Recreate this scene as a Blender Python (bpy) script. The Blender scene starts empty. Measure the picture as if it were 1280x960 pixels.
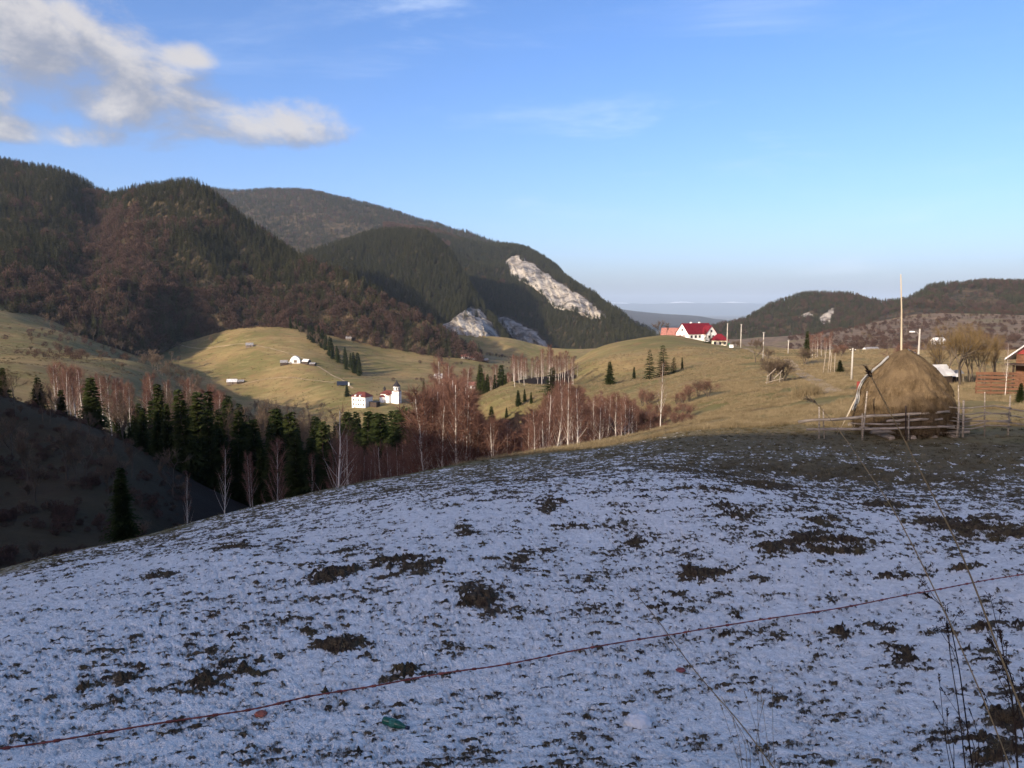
import bpy, math, random
import numpy as np
from mathutils import Vector

scene = bpy.context.scene
COL = scene.collection
R = math.radians
rng = np.random.default_rng(7)
random.seed(7)

# ------------------------------------------------------------------ camera, sky, sun, exposure
FPX, CX, CY, HOR = 960.0, 640.0, 480.0, 385.0          # focal length in pixels of the 1280x960 frame, eye level row
PITCH = math.atan((CY - HOR) / FPX)
cam_d = bpy.data.cameras.new('camera')
cam_d.sensor_width = 36.0
cam_d.lens = 36.0 * FPX / 1280.0
cam_d.clip_start, cam_d.clip_end = 0.1, 200000
cam = bpy.data.objects.new('camera', cam_d)
COL.objects.link(cam)
cam.location = (0, 0, 0)
cam.rotation_euler = (math.pi / 2 - PITCH, 0, 0)
scene.camera = cam

SUN_EL = R(18.5)
SUN_L = np.array([0.62, 0.78]); SUN_L /= np.linalg.norm(SUN_L)    # the way the light travels over the ground
sun_d = bpy.data.lights.new('sun', 'SUN')
sun_d.energy = 3.4
sun_d.angle = R(0.53)
sun_d.color = (1.0, 0.87, 0.70)
sun = bpy.data.objects.new('sun', sun_d)
COL.objects.link(sun)
sdir = Vector((SUN_L[0] * math.cos(SUN_EL), SUN_L[1] * math.cos(SUN_EL), -math.sin(SUN_EL)))
sun.rotation_euler = sdir.to_track_quat('-Z', 'Y').to_euler()
sun.location = (-200, -120, 300)

world = bpy.data.worlds.new('World')
scene.world = world
world.use_nodes = True
scene.view_settings.view_transform = 'Standard'
scene.view_settings.look = 'None'
scene.view_settings.gamma = 1.0
scene.view_settings.exposure = 1.1
scene.view_settings.use_curve_mapping = False
scene.cycles.use_denoising = True
scene.cycles.max_bounces = 6
scene.cycles.diffuse_bounces = 3
scene.cycles.volume_bounces = 0
scene.cycles.transparent_max_bounces = 16
scene.cycles.caustics_reflective = False
scene.cycles.caustics_refractive = False


class NT:
    """small helper to write node trees"""
    def __init__(s, tree, clear=True):
        s.t = tree
        if clear:
            tree.nodes.clear()

    def n(s, typ, inputs=None, **attrs):
        nd = s.t.nodes.new(typ)
        for k, v in attrs.items():
            setattr(nd, k, v)
        for k, v in (inputs or {}).items():
            sock = nd.inputs[k]
            if isinstance(v, bpy.types.NodeSocket):
                s.t.links.new(v, sock)
            else:
                sock.default_value = v
        return nd

    def math(s, op, a, b=None, c=None, clamp=False):
        nd = s.n('ShaderNodeMath', operation=op, use_clamp=clamp)
        for i, v in enumerate((a, b, c)):
            if v is None:
                continue
            if isinstance(v, bpy.types.NodeSocket):
                s.t.links.new(v, nd.inputs[i])
            else:
                nd.inputs[i].default_value = v
        return nd.outputs[0]

    def ss(s, v, lo, hi):
        nd = s.n('ShaderNodeMapRange', {'Value': v, 'From Min': lo, 'From Max': hi}, interpolation_type='SMOOTHSTEP')
        return nd.outputs['Result']

    def noise(s, vec, scale, detail=4.0, rough=0.55, dist=0.0, col=False):
        nd = s.n('ShaderNodeTexNoise', {'Scale': scale, 'Detail': detail, 'Roughness': rough, 'Distortion': dist})
        if vec is not None:
            s.t.links.new(vec, nd.inputs['Vector'])
        return nd.outputs['Color' if col else 'Fac']

    def mix(s, fac, a, b, blend='MIX'):
        nd = s.n('ShaderNodeMix', data_type='RGBA', blend_type=blend)
        for sock, v in ((nd.inputs[0], fac), (nd.inputs[6], a), (nd.inputs[7], b)):
            if isinstance(v, bpy.types.NodeSocket):
                s.t.links.new(v, sock)
            elif sock.type == 'RGBA':
                sock.default_value = (*v, 1.0) if len(v) == 3 else v
            else:
                sock.default_value = v
        return nd.outputs[2]

    def comb(s, x, y, z):
        nd = s.n('ShaderNodeCombineXYZ')
        for i, v in enumerate((x, y, z)):
            if isinstance(v, bpy.types.NodeSocket):
                s.t.links.new(v, nd.inputs[i])
            else:
                nd.inputs[i].default_value = v
        return nd.outputs[0]


def build_world():
    k = NT(world.node_tree)
    sky = k.n('ShaderNodeTexSky', sky_type='NISHITA', sun_disc=False)
    sky.sun_elevation = SUN_EL
    # the sun stands opposite to the way its light travels; rotation is counted from +Y towards +X
    sky.sun_rotation = math.atan2(-SUN_L[0], -SUN_L[1])
    sky.altitude = 900
    sky.air_density, sky.dust_density, sky.ozone_density = 0.8, 5.4, 2.6
    skyc = k.n('ShaderNodeHueSaturation', {'Saturation': 1.2, 'Value': 1.0, 'Color': k.mix(1.0, sky.outputs[0], (1.03, 0.945, 0.98), 'MULTIPLY')}).outputs[0]
    tc = k.n('ShaderNodeTexCoord')
    sp = k.n('ShaderNodeSeparateXYZ', {'Vector': tc.outputs['Generated']})
    x, y, z = sp.outputs
    az = k.math('ARCTAN2', x, y)
    el = k.math('ARCSINE', z)
    # heaped cloud bank over the left-hand mountains, going on to the left
    # (azimuth, level, half height, half width) of its heaps
    heaps = [(-0.60, 0.262, 0.105, 0.17, 0), (-0.44, 0.224, 0.054, 0.17, 0), (-0.30, 0.214, 0.038, 0.125, 0), (-0.55, 0.188, 0.022, 0.15, 0), (-0.385, 0.279, 0.024, 0.045, 0.45), (-0.84, 0.24, 0.11, 0.18, 0), (-1.12, 0.27, 0.08, 0.20, 0), (-1.45, 0.24, 0.07, 0.22, 0)]
    def cloud_density(de, daz):
        a2 = k.math('ADD', az, daz)
        e2 = k.math('ADD', el, de)
        v = k.comb(a2, k.math('MULTIPLY', e2, 1.5), 0.37)
        n1 = k.noise(v, 8.0, 12.0, 0.62, 0.3)
        env = None
        for ha, hl, hh, hw, hf in heaps:
            da = k.math('DIVIDE', k.math('SUBTRACT', a2, ha), hw)
            dv = k.math('DIVIDE', k.math('SUBTRACT', e2, hl), hh)
            dn = k.math('MULTIPLY', k.math('MINIMUM', dv, 0.0), 1.5)       # flat-bottomed
            d2 = k.math('ADD', k.math('MULTIPLY', da, da), k.math('ADD', k.math('POWER', k.math('MAXIMUM', dv, 0.0), 2.0), k.math('MULTIPLY', dn, dn)))
            ev = k.math('SUBTRACT', 1.0 - hf, d2)
            env = ev if env is None else k.math('SMOOTH_MAX', env, ev, 0.35)
        env = k.math('MAXIMUM', env, -2.0)
        return k.math('ADD', k.math('MULTIPLY', env, 0.46), k.math('MULTIPLY', k.math('SUBTRACT', n1, 0.51), 1.9))
    d0 = cloud_density(0.0, 0.0)
    d1 = cloud_density(0.030, -0.016)      # a little towards the light: how much cloud lies between
    alpha = k.ss(d0, -0.10, 0.46)
    lit = k.ss(k.math('SUBTRACT', d0, k.math('MULTIPLY', d1, 1.0)), -0.22, 0.42)
    ccol = k.mix(lit, (1.2, 1.3, 1.6), (2.6, 2.5, 2.5))
    # thin streaky ice cloud over the whole sky
    v = k.comb(k.math('MULTIPLY', az, 1.0), k.math('MULTIPLY', el, 6.5), 1.7)
    c1 = k.noise(v, 2.1, 7.0, 0.62, 0.4)
    c2 = k.noise(k.comb(az, k.math('MULTIPLY', el, 2.0), 5.0), 1.6, 2.0, 0.5)
    cir = k.math('MULTIPLY', k.ss(c1, 0.50, 0.78), k.ss(c2, 0.40, 0.62))
    cir = k.math('MULTIPLY', cir, 0.55)
    base = k.mix(cir, skyc, (3.4, 3.8, 4.4))
    colr = k.mix(k.math('MULTIPLY', alpha, 0.94), base, ccol)
    bg = k.n('ShaderNodeBackground', {'Color': colr, 'Strength': 0.13})
    out = k.n('ShaderNodeOutputWorld', {'Surface': bg.outputs[0]})
build_world()


# ------------------------------------------------------------------ geometry helpers
def P(px, py, Y):
    """a pixel of the photograph and a distance ahead (metres) -> a point of the place"""
    px, py, Y = np.broadcast_arrays(np.asarray(px, float), np.asarray(py, float), np.asarray(Y, float))
    u = (px - CX) / FPX
    v = -(py - CY) / FPX
    dy = math.cos(PITCH) + v * math.sin(PITCH)
    dz = -math.sin(PITCH) + v * math.cos(PITCH)
    return np.stack([u * Y / dy, Y, dz * Y / dy], -1)


def XZ(px, Y):
    """ground position for a pixel column near the eye-level row"""
    return P(px, HOR, Y)[..., 0], Y


def _hash(ix, iy, seed):
    h = (ix.astype(np.int64) * 374761393 + iy.astype(np.int64) * 668265263 + seed * 982451653) & 0x7fffffff
    h = ((h ^ (h >> 13)) * 1274126177) & 0x7fffffff
    return (h ^ (h >> 16)) & 0xffff


def perlin(x, y, seed=0):
    x0, y0 = np.floor(x), np.floor(y)
    fx, fy = x - x0, y - y0
    ix, iy = x0.astype(np.int64), y0.astype(np.int64)
    def g(dx, dy):
        a = _hash(ix + dx, iy + dy, seed) * (2 * np.pi / 65536)
        return np.cos(a) * (fx - dx) + np.sin(a) * (fy - dy)
    sx, sy = fx ** 3 * (fx * (fx * 6 - 15) + 10), fy ** 3 * (fy * (fy * 6 - 15) + 10)
    a = g(0, 0) * (1 - sx) + g(1, 0) * sx
    b = g(0, 1) * (1 - sx) + g(1, 1) * sx
    return (a * (1 - sy) + b * sy) * 1.5


def fbm(x, y, octaves=4, seed=0, gain=0.5, lac=2.03, ridged=False):
    s, amp, tot = 0.0, 1.0, 0.0
    for o in range(octaves):
        n = perlin(x, y, seed + o * 17)
        if ridged:
            n = 1 - 2 * np.abs(n)
        s = s + amp * n
        tot += amp
        amp *= gain
        x, y = x * lac + 13.7, y * lac - 7.1
    return s / tot


def sstep(v, lo, hi):
    t = np.clip((v - lo) / (hi - lo), 0, 1)
    return t * t * (3 - 2 * t)


def mesh_np(name, V, T=None, Q=None, smooth=True, attrs=None, mats=None, midx=None):
    me = bpy.data.meshes.new(name)
    V = np.asarray(V, np.float32).reshape(-1, 3)
    T = np.zeros((0, 3), np.int32) if T is None else np.asarray(T, np.int32).reshape(-1, 3)
    Q = np.zeros((0, 4), np.int32) if Q is None else np.asarray(Q, np.int32).reshape(-1, 4)
    nt, nq = len(T), len(Q)
    me.vertices.add(len(V)); me.vertices.foreach_set('co', V.ravel())
    me.loops.add(nt * 3 + nq * 4)
    me.loops.foreach_set('vertex_index', np.concatenate([T.ravel(), Q.ravel()]).astype(np.int32))
    me.polygons.add(nt + nq)
    starts = np.concatenate([np.arange(nt) * 3, nt * 3 + np.arange(nq) * 4]).astype(np.int32)
    me.polygons.foreach_set('loop_start', starts)
    me.polygons.foreach_set('use_smooth', np.full(nt + nq, smooth, bool))
    for m in (mats or []):
        me.materials.append(m)
    if midx is not None:
        me.polygons.foreach_set('material_index', np.asarray(midx, np.int32))
    for k, a in (attrs or {}).items():
        a = np.asarray(a, np.float32)
        at = me.attributes.new(k, 'FLOAT', 'POINT')
        at.data.foreach_set('value', a.ravel())
    me.update()
    me.validate()
    return me


def link(name, me, parent=None, loc=None, rot=None, scale=None):
    o = bpy.data.objects.new(name, me)
    COL.objects.link(o)
    if parent is not None:
        o.parent = parent
    if loc is not None:
        o.location = [float(c) for c in loc]
    if rot is not None:
        o.rotation_euler = rot
    if scale is not None:
        o.scale = (scale,) * 3 if np.isscalar(scale) else scale
    return o


def tag(o, label=None, cat=None, group=None, kind=None):
    for k, v in (('label', label), ('category', cat), ('group', group), ('kind', kind)):
        if v:
            o[k] = v
    return o


def thing(name, label, cat, loc=(0, 0, 0), rz=0.0, group=None, scale=None):
    o = bpy.data.objects.new(name, None)
    o.empty_display_size = 0.2
    COL.objects.link(o)
    o.location = [float(c) for c in loc]
    o.rotation_euler = (0, 0, rz)
    if scale is not None:
        o.scale = (scale,) * 3 if np.isscalar(scale) else scale
    return tag(o, label, cat, group)


def grid_faces(nu, nv, keep=None):
    i, j = np.meshgrid(np.arange(nu - 1), np.arange(nv - 1), indexing='ij')
    a = i * nv + j
    q = np.stack([a, a + nv, a + nv + 1, a + 1], -1).reshape(-1, 4)
    if keep is not None:
        q = q[keep.reshape(-1)]
    return q


class MB:
    """collects shapes; build() links them as one mesh object"""
    def __init__(s):
        s.V, s.T, s.Q, s.n = [], [], [], 0

    def add(s, V, T=None, Q=None):
        V = np.asarray(V, float).reshape(-1, 3)
        if T is not None and len(T):
            s.T.append(np.asarray(T, int).reshape(-1, 3) + s.n)
        if Q is not None and len(Q):
            s.Q.append(np.asarray(Q, int).reshape(-1, 4) + s.n)
        s.V.append(V); s.n += len(V)
        return s

    def box(s, c, d, rz=0.0, taper=1.0):
        h = np.array(d, float) / 2
        b = np.array([[-1, -1, -1], [1, -1, -1], [1, 1, -1], [-1, 1, -1], [-1, -1, 1], [1, -1, 1], [1, 1, 1], [-1, 1, 1]], float) * h
        b[4:, :2] *= taper
        cs, sn = math.cos(rz), math.sin(rz)
        b[:, :2] = np.stack([b[:, 0] * cs - b[:, 1] * sn, b[:, 0] * sn + b[:, 1] * cs], -1)
        return s.add(b + np.array(c, float), Q=[[0, 3, 2, 1], [4, 5, 6, 7], [0, 1, 5, 4], [1, 2, 6, 5], [2, 3, 7, 6], [3, 0, 4, 7]])

    def tube(s, pts, rad, n=6, cap=True):
        pts = np.asarray(pts, float)
        rad = np.broadcast_to(np.asarray(rad, float), (len(pts),))
        t = np.gradient(pts, axis=0)
        t /= np.linalg.norm(t, axis=1, keepdims=True) + 1e-9
        ref = np.where(np.abs(t[:, 2:3]) > 0.9, np.array([[1.0, 0, 0]]), np.array([[0, 0, 1.0]]))
        a = np.cross(t, ref); a /= np.linalg.norm(a, axis=1, keepdims=True) + 1e-9
        b = np.cross(t, a)
        th = np.arange(n) * 2 * np.pi / n
        V = pts[:, None] + rad[:, None, None] * (a[:, None] * np.cos(th)[None, :, None] + b[:, None] * np.sin(th)[None, :, None])
        m = len(pts)
        i, j = np.meshgrid(np.arange(m - 1), np.arange(n), indexing='ij')
        q = np.stack([i * n + j, i * n + (j + 1) % n, (i + 1) * n + (j + 1) % n, (i + 1) * n + j], -1).reshape(-1, 4)
        s.add(V.reshape(-1, 3), Q=q)
        if cap:
            base = s.n - m * n
            for ring, flip in ((0, 1), (m - 1, 0)):
                idx = np.arange(n) + ring * n + base
                tr = np.stack([np.full(n - 2, idx[0]), idx[1:-1], idx[2:]], -1)
                s.T.append(tr[:, ::-1] if flip else tr)
        return s

    def lathe(s, prof, n=24, c=(0, 0, 0)):
        prof = np.asarray(prof, float)
        th = np.arange(n) * 2 * np.pi / n
        V = np.stack([prof[:, 0:1] * np.cos(th), prof[:, 0:1] * np.sin(th), np.repeat(prof[:, 1:2], n, 1)], -1) + np.array(c, float)
        m = len(prof)
        i, j = np.meshgrid(np.arange(m - 1), np.arange(n), indexing='ij')
        q = np.stack([i * n + j, i * n + (j + 1) % n, (i + 1) * n + (j + 1) % n, (i + 1) * n + j], -1).reshape(-1, 4)
        return s.add(V.reshape(-1, 3), Q=q)

    def prism(s, poly, y0, y1, axis='y'):
        """polygon in x,z pushed along y (or poly in y,z pushed along x)"""
        poly = np.asarray(poly, float); m = len(poly)
        def em(y):
            return np.stack([poly[:, 0], np.full(m, y), poly[:, 1]], -1) if axis == 'y' else np.stack([np.full(m, y), poly[:, 0], poly[:, 1]], -1)
        V = np.concatenate([em(y0), em(y1)])
        k = np.arange(m)
        s.add(V, Q=np.stack([k, (k + 1) % m, (k + 1) % m + m, k + m], -1))
        base = s.n - 2 * m
        tr = np.stack([np.zeros(m - 2, int), k[1:-1], k[2:]], -1)
        s.T.append(tr[:, ::-1] + base); s.T.append(tr + base + m)
        return s

    def mesh(s, name, mat=None, smooth=False, attrs=None):
        V = np.concatenate(s.V)
        T = np.concatenate(s.T) if s.T else None
        Q = np.concatenate(s.Q) if s.Q else None
        return mesh_np(name, V, T, Q, smooth, attrs, [mat] if mat else None)

    def build(s, name, mat, parent=None, smooth=False, **kw):
        return link(name, s.mesh(name, mat, smooth), parent, **kw)


# ------------------------------------------------------------------ materials
MATS = {}
def pmat(name, fn, rough=0.9, spec=0.15):
    if name in MATS:
        return MATS[name]
    m = bpy.data.materials.new(name)
    m.use_nodes = True
    k = NT(m.node_tree)
    b = k.n('ShaderNodeBsdfPrincipled', {'Roughness': rough, 'Specular IOR Level': spec})
    out = k.n('ShaderNodeOutputMaterial', {'Surface': b.outputs[0]})
    fn(k, b)
    MATS[name] = m
    return m


def setc(k, b, v, key='Base Color'):
    if isinstance(v, bpy.types.NodeSocket):
        k.t.links.new(v, b.inputs[key])
    else:
        b.inputs[key].default_value = (*v, 1.0)


def pos(k):
    return k.n('ShaderNodeNewGeometry').outputs['Position']


def objc(k):
    return k.n('ShaderNodeTexCoord').outputs['Object']


def bump(k, b, h, strength=0.5, dist=0.05):
    nd = k.n('ShaderNodeBump', {'Height': h, 'Strength': strength, 'Distance': dist})
    k.t.links.new(nd.outputs[0], b.inputs['Normal'])


def scalev(k, v, sc):
    return k.n('ShaderNodeVectorMath', {0: v, 1: sc}, operation='MULTIPLY').outputs[0]


def plain(name, col, var=0.25, scale=3.0, rough=0.85, spec=0.2, stretch=(1, 1, 1), bmp=0.0):
    """a base colour with uneven weathering"""
    def fn(k, b):
        v = scalev(k, objc(k), stretch)
        n = k.noise(v, scale, 5.0, 0.6)
        lo = tuple(c * (1 - var) for c in col); hi = tuple(min(1.0, c * (1 + var)) for c in col)
        setc(k, b, k.mix(k.ss(n, 0.3, 0.7), lo, hi))
        if bmp:
            bump(k, b, n, bmp, 0.02)
    return pmat(name, fn, rough, spec)


def foliage(name, lo, hi, per_tree=0.5, through=0.3):
    """leaves and twigs: colour varies from tree to tree and clump to clump, some light passes through"""
    if name in MATS:
        return MATS[name]
    m = bpy.data.materials.new(name); m.use_nodes = True
    k = NT(m.node_tree)
    oi = k.n('ShaderNodeObjectInfo').outputs['Random']
    n = k.noise(pos(k), 0.7, 2.0, 0.5)
    f = k.math('ADD', k.math('MULTIPLY', oi, per_tree), k.math('MULTIPLY', k.ss(n, 0.3, 0.7), 1 - per_tree))
    c = k.mix(f, lo, hi)
    d = k.n('ShaderNodeBsdfDiffuse', {'Color': c}); t = k.n('ShaderNodeBsdfTranslucent', {'Color': c})
    mx = k.n('ShaderNodeMixShader', {0: through, 1: d.outputs[0], 2: t.outputs[0]})
    k.n('ShaderNodeOutputMaterial', {'Surface': mx.outputs[0]})
    MATS[name] = m
    return m
# ------------------------------------------------------------------ the lie of the land (camera eye at z = 0)
WC = np.array([0.0, -45.0])                  # the survey points are blended in polar/log coordinates round this spot
def warp(x, y):
    dx, dy = x - WC[0], y - WC[1]
    r = np.hypot(dx, dy)
    return np.arctan2(dx, dy) * 1.5, np.log(r), r

BROW = [(-260, 800, 16), (0, 712, 22), (130, 682, 25.5), (250, 652, 30), (415, 612, 36.5), (560, 585, 43), (650, 570, 50), (740, 556, 58), (800, 545, 65), (860, 530, 75)]
def survey():
    pts = []
    add = lambda L: pts.extend(map(tuple, P(*np.array(L, float).T)))
    xyz = lambda L: pts.extend([tuple(map(float, p)) for p in L])
    add([(px, py, Y) for px, py, Y in BROW])
    # the near slope between the foot of the frame and its brow
    for px, py, Y in BROW[1:]:
        zb = P(px, py, Y)[2]
        for f in (0.22, 0.5, 0.78):
            yy = 6.4 + (Y - 6.4) * f
            z = -3.83 + (zb + 3.83) * (f - 0.10 * math.sin(math.pi * f))
            x = P(px, 500 + 300 * (1 - f), yy)[0]
            xyz([(x, yy, z)])
    add([(0, 960, 6.4), (320, 960, 6.4), (640, 960, 6.4), (960, 960, 6.35), (1280, 960, 6.2), (1600, 960, 6.0), (-400, 960, 6.2)])
    xyz([(0, 0, -1.75), (0, 2.5, -2.4), (-6, 0, -1.9), (6, 0, -1.7), (0, -8, -1.6), (-14, -4, -2.6), (14, -4, -1.4), (0, -20, -0.6), (25, -10, -1.0), (-25, -8, -4.0), (30, -40, 1.0)])
    # right-hand meadow with the haystack, and the saddle that runs back to the house on the hill
    add([(1000, 700, 14), (1280, 700, 13.7), (1000, 600, 25), (1280, 600, 25), (1000, 545, 40), (1125, 543, 41), (1280, 541, 41),
         (1000, 516, 58), (1090, 512, 58), (1200, 506, 60), (1280, 505, 60), (1450, 500, 60), (1150, 478, 100), (1250, 480, 95), (1400, 470, 100),
         (1060, 470, 130), (1040, 452, 200), (1040, 440, 300), (1000, 440, 380), (1150, 462, 170), (1280, 455, 190), (1450, 440, 200)])
    add([(950, 520, 72), (950, 500, 98), (950, 480, 133), (950, 460, 190), (950, 445, 280), (955, 433, 380), (905, 432, 385), (1000, 500, 85), (1000, 478, 120), (1000, 460, 180)])
    add([(870, 503, 115), (870, 482, 165), (870, 455, 270), (875, 426, 395), (850, 421, 410), (820, 421, 412)])
    add([(810, 506, 140), (800, 482, 200), (800, 455, 290), (790, 427, 405)])
    add([(745, 502, 190), (740, 482, 240), (740, 458, 310), (738, 441, 385), (765, 430, 400), (700, 480, 290), (708, 462, 360)])
    # behind the crest of that hill
    xyz([(38, 500, -40), (85, 500, -35), (115, 480, -34), (150, 480, -34), (100, 640, -70), (160, 620, -62), (170, 520, -45), (60, 700, -90), (240, 420, -30)])
    # brown village slope across the next dip, right
    add([(1050, 440, 620), (1050, 425, 800), (1150, 432, 620), (1280, 430, 620), (1500, 425, 620), (1200, 402, 960), (1280, 398, 980), (1100, 407, 980), (1500, 390, 980), (1010, 428, 860), (1150, 445, 420), (1280, 445, 400), (1150, 386, 1180), (1050, 412, 1180), (1280, 392, 1180), (1500, 380, 1180)])
    # below the brow: the slope drops into the wooded valley
    for px, L in ((0, [(33, -13.5), (46, -16.5)]), (130, [(42, -15.5), (62, -19.5)]), (250, [(46, -16), (78, -26)]), (415, [(58, -19), (95, -32), (150, -43)]),
                  (560, [(62, -17), (98, -28), (150, -38)]), (650, [(70, -17.5), (105, -25), (150, -29)]), (740, [(80, -17), (118, -21.5), (150, -23)]), (800, [(88, -15.5)])):
        for Y, z in L:
            xyz([(P(px, 560, Y)[0], Y, z)])
    # spur on the left and its far side
    add([(-300, 440, 150), (-120, 462, 140), (0, 494, 130), (60, 513, 125), (120, 537, 118), (170, 566, 112), (220, 602, 105),
         (0, 560, 97), (0, 625, 77), (0, 690, 55), (100, 600, 85), (100, 655, 66), (190, 640, 80)])
    xyz([(P(px, 500, Y)[0], Y, z) for px, Y, z in ((0, 175, -27), (100, 165, -29), (200, 160, -38), (300, 150, -42), (300, 230, -52), (415, 230, -52), (150, 230, -40), (0, 250, -34), (540, 210, -47), (480, 300, -60), (330, 320, -62), (560, 330, -62), (620, 380, -58))])
    # bank with pale grass below the house hill
    add([(585, 505, 262), (620, 484, 272), (650, 474, 286), (675, 470, 300), (600, 530, 222), (640, 512, 220), (690, 505, 215)])
    # fields round the monastery and the open slopes under the forest
    add([(455, 508, 520), (492, 503, 530), (540, 505, 540), (350, 512, 560), (290, 497, 610), (420, 482, 600), (360, 452, 690), (330, 430, 770), (300, 414, 830), (370, 411, 850),
         (250, 470, 690), (200, 440, 790), (230, 425, 840), (440, 455, 730), (480, 470, 690), (450, 422, 900), (390, 410, 930), (540, 452, 800), (550, 434, 1000), (580, 482, 650), (620, 468, 760), (640, 448, 1000), (690, 450, 1080), (740, 446, 1150), (650, 455, 1150), (690, 455, 1160), (650, 456, 880), (600, 445, 1150)])
    add([(0, 392, 640), (100, 422, 620), (50, 409, 630), (-200, 380, 640), (0, 440, 440), (100, 446, 450), (180, 456, 460), (50, 478, 310), (150, 482, 350), (-150, 430, 430), (200, 486, 400), (190, 500, 340), (250, 505, 420)])
    xyz([(-700, 700, 30), (-520, 900, 40), (-300, 1150, 0), (0, 1200, -60), (200, 1150, -60)])
    # unseen hill to the left and behind, shaped to shade the near slope
    for s, h in OCC:
        p = OCC_T * SUN_L + s * SUN_N
        xyz([(p[0], p[1], h - OCC_T * math.tan(SUN_EL))])
        p2 = (OCC_T - 70) * SUN_L + s * SUN_N
        xyz([(p2[0], p2[1], h - OCC_T * math.tan(SUN_EL) + 8)])
    return np.array(pts)

SUN_N = np.array([-SUN_L[1], SUN_L[0]])
OCC_T = -88.0
OCC = [(-90, 28), (-50, 24), (-20, 19), (4, 10.5), (8.5, 8.2), (20, 4.8), (31, 1.6), (45, 4.5), (65, 7), (100, 7.5), (120, 4), (132, 0), (148, 0), (165, -3), (190, -8)]

class Land:
    def __init__(s, pts):
        s.A, s.B, r = warp(pts[:, 0], pts[:, 1])
        q = pts[:, 2] / r
        n = len(pts)
        K = s.phi(s.A[:, None] - s.A[None], s.B[:, None] - s.B[None])
        Pm = np.stack([np.ones(n), s.A, s.B], -1)
        M = np.zeros((n + 3, n + 3))
        M[:n, :n] = K + np.eye(n) * 2e-4
        M[:n, n:] = Pm; M[n:, :n] = Pm.T
        s.w = np.linalg.solve(M, np.concatenate([q, np.zeros(3)]))

    @staticmethod
    def phi(da, db):
        r2 = da * da + db * db
        return 0.5 * r2 * np.log(r2 + 1e-12)

    def __call__(s, x, y):
        x, y = np.asarray(x, float), np.asarray(y, float)
        sh = np.broadcast(x, y).shape
        x, y = np.broadcast_to(x, sh).ravel(), np.broadcast_to(y, sh).ravel()
        a, b, r = warp(x, y)
        out = np.empty(len(x))
        for i in range(0, len(x), 60000):
            sl = slice(i, i + 60000)
            K = s.phi(a[sl, None] - s.A[None], b[sl, None] - s.B[None])
            out[sl] = (K @ s.w[:-3] + s.w[-3] + s.w[-2] * a[sl] + s.w[-1] * b[sl]) * r[sl]
        return out.reshape(sh)

LAND = Land(survey())

def relief(x, y):
    """small unevenness on top of the survey, growing with distance"""
    d = np.hypot(x, y)
    far = sstep(d, 90, 300)
    return fbm(x / 9.0, y / 9.0, 3, 3) * 0.22 * (1 - far) * sstep(d, 3, 14) + fbm(x / 60.0, y / 60.0, 4, 5) * 2.2 * far

def ground_z(x, y):
    x, y = np.asarray(x, float), np.asarray(y, float)
    return LAND(x, y) + relief(x, y)


def in_poly(px, py, poly):
    poly = np.asarray(poly, float)
    ins = np.zeros(px.shape, bool)
    j = len(poly) - 1
    for i in range(len(poly)):
        xi, yi = poly[i]; xj, yj = poly[j]
        c = ((yi > py) != (yj > py)) & (px < (xj - xi) * (py - yi) / (yj - yi + 1e-12) + xi)
        ins ^= c
        j = i
    return ins



# ---- where the snow lies thin: grassy patches of the near slope (pixel, radius across / along in pixels)
PATCH = [(690, 630, 26, 12, 1.0), (585, 748, 42, 11, 1.0), (415, 718, 34, 12, 1.15), (720, 655, 22, 6, .7), (580, 662, 22, 6, .7), (500, 705, 60, 14, .55), (440, 690, 40, 10, .45),
         (550, 700, 40, 8, .5), (330, 720, 30, 6, .35), (300, 680, 40, 6, .55), (650, 600, 50, 5, .45), (700, 655, 20, 5, .5), (1040, 680, 85, 16, 1.0), (960, 690, 40, 8, .6), (920, 640, 36, 10, .85), (1020, 645, 40, 14, .6), (1100, 632, 50, 6, .85),
         (1240, 665, 70, 14, 1.0), (1200, 650, 60, 7, .7), (1220, 710, 60, 7, .85), (1130, 722, 45, 7, .8), (960, 607, 50, 8, .9), (1010, 590, 90, 10, .6), (1220, 578, 80, 9, .8), (1150, 560, 140, 9, .9), (1080, 590, 80, 9, .5),
         (870, 720, 40, 9, .6), (800, 680, 30, 7, .6), (790, 640, 30, 6, .5), (815, 757, 32, 7, .7), (950, 725, 20, 6, .5), (510, 838, 32, 11, 1.0), (570, 845, 26, 9, 1.0), (605, 830, 16, 7, .8), (430, 805, 44, 11, .95), (300, 835, 70, 11, .8), (275, 830, 30, 8, .5), (365, 845, 40, 7, .6),
         (112, 858, 18, 9, .95), (160, 852, 40, 7, .7), (140, 897, 12, 8, .9), (250, 858, 30, 8, .6), (175, 835, 30, 6, .4), (70, 802, 24, 6, .6), (240, 803, 14, 5, .6), (170, 795, 16, 5, .5), (380, 790, 20, 6, .4), (1045, 785, 26, 13, .95), (1135, 820, 34, 13, .95), (1190, 800, 26, 13, .95), (1110, 790, 20, 8, .6),
         (1225, 940, 60, 30, 1.0), (1265, 900, 30, 40, 1.0), (1270, 780, 16, 8, .8), (1235, 785, 20, 7, .6), (410, 865, 8, 6, .9), (225, 945, 18, 9, .9), (430, 880, 8, 6, .7), (920, 770, 16, 6, .6), (850, 745, 18, 6, .4),
         (640, 660, 30, 6, .4), (760, 570, 30, 5, .6), (880, 590, 60, 7, .5), (880, 612, 50, 7, .5), (1180, 600, 80, 6, .5), (690, 690, 30, 6, .4), (650, 700, 40, 6, .4), (200, 720, 26, 5, .5), (100, 700, 40, 5, .4), (250, 750, 20, 5, .4), (30, 800, 16, 6, .5)]

def to_pixel(x, y, z):
    f = y * math.cos(PITCH) - z * math.sin(PITCH)
    v = y * math.sin(PITCH) + z * math.cos(PITCH)
    f = np.maximum(f, 0.05)
    return CX + FPX * x / f, CY - FPX * v / f

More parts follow.
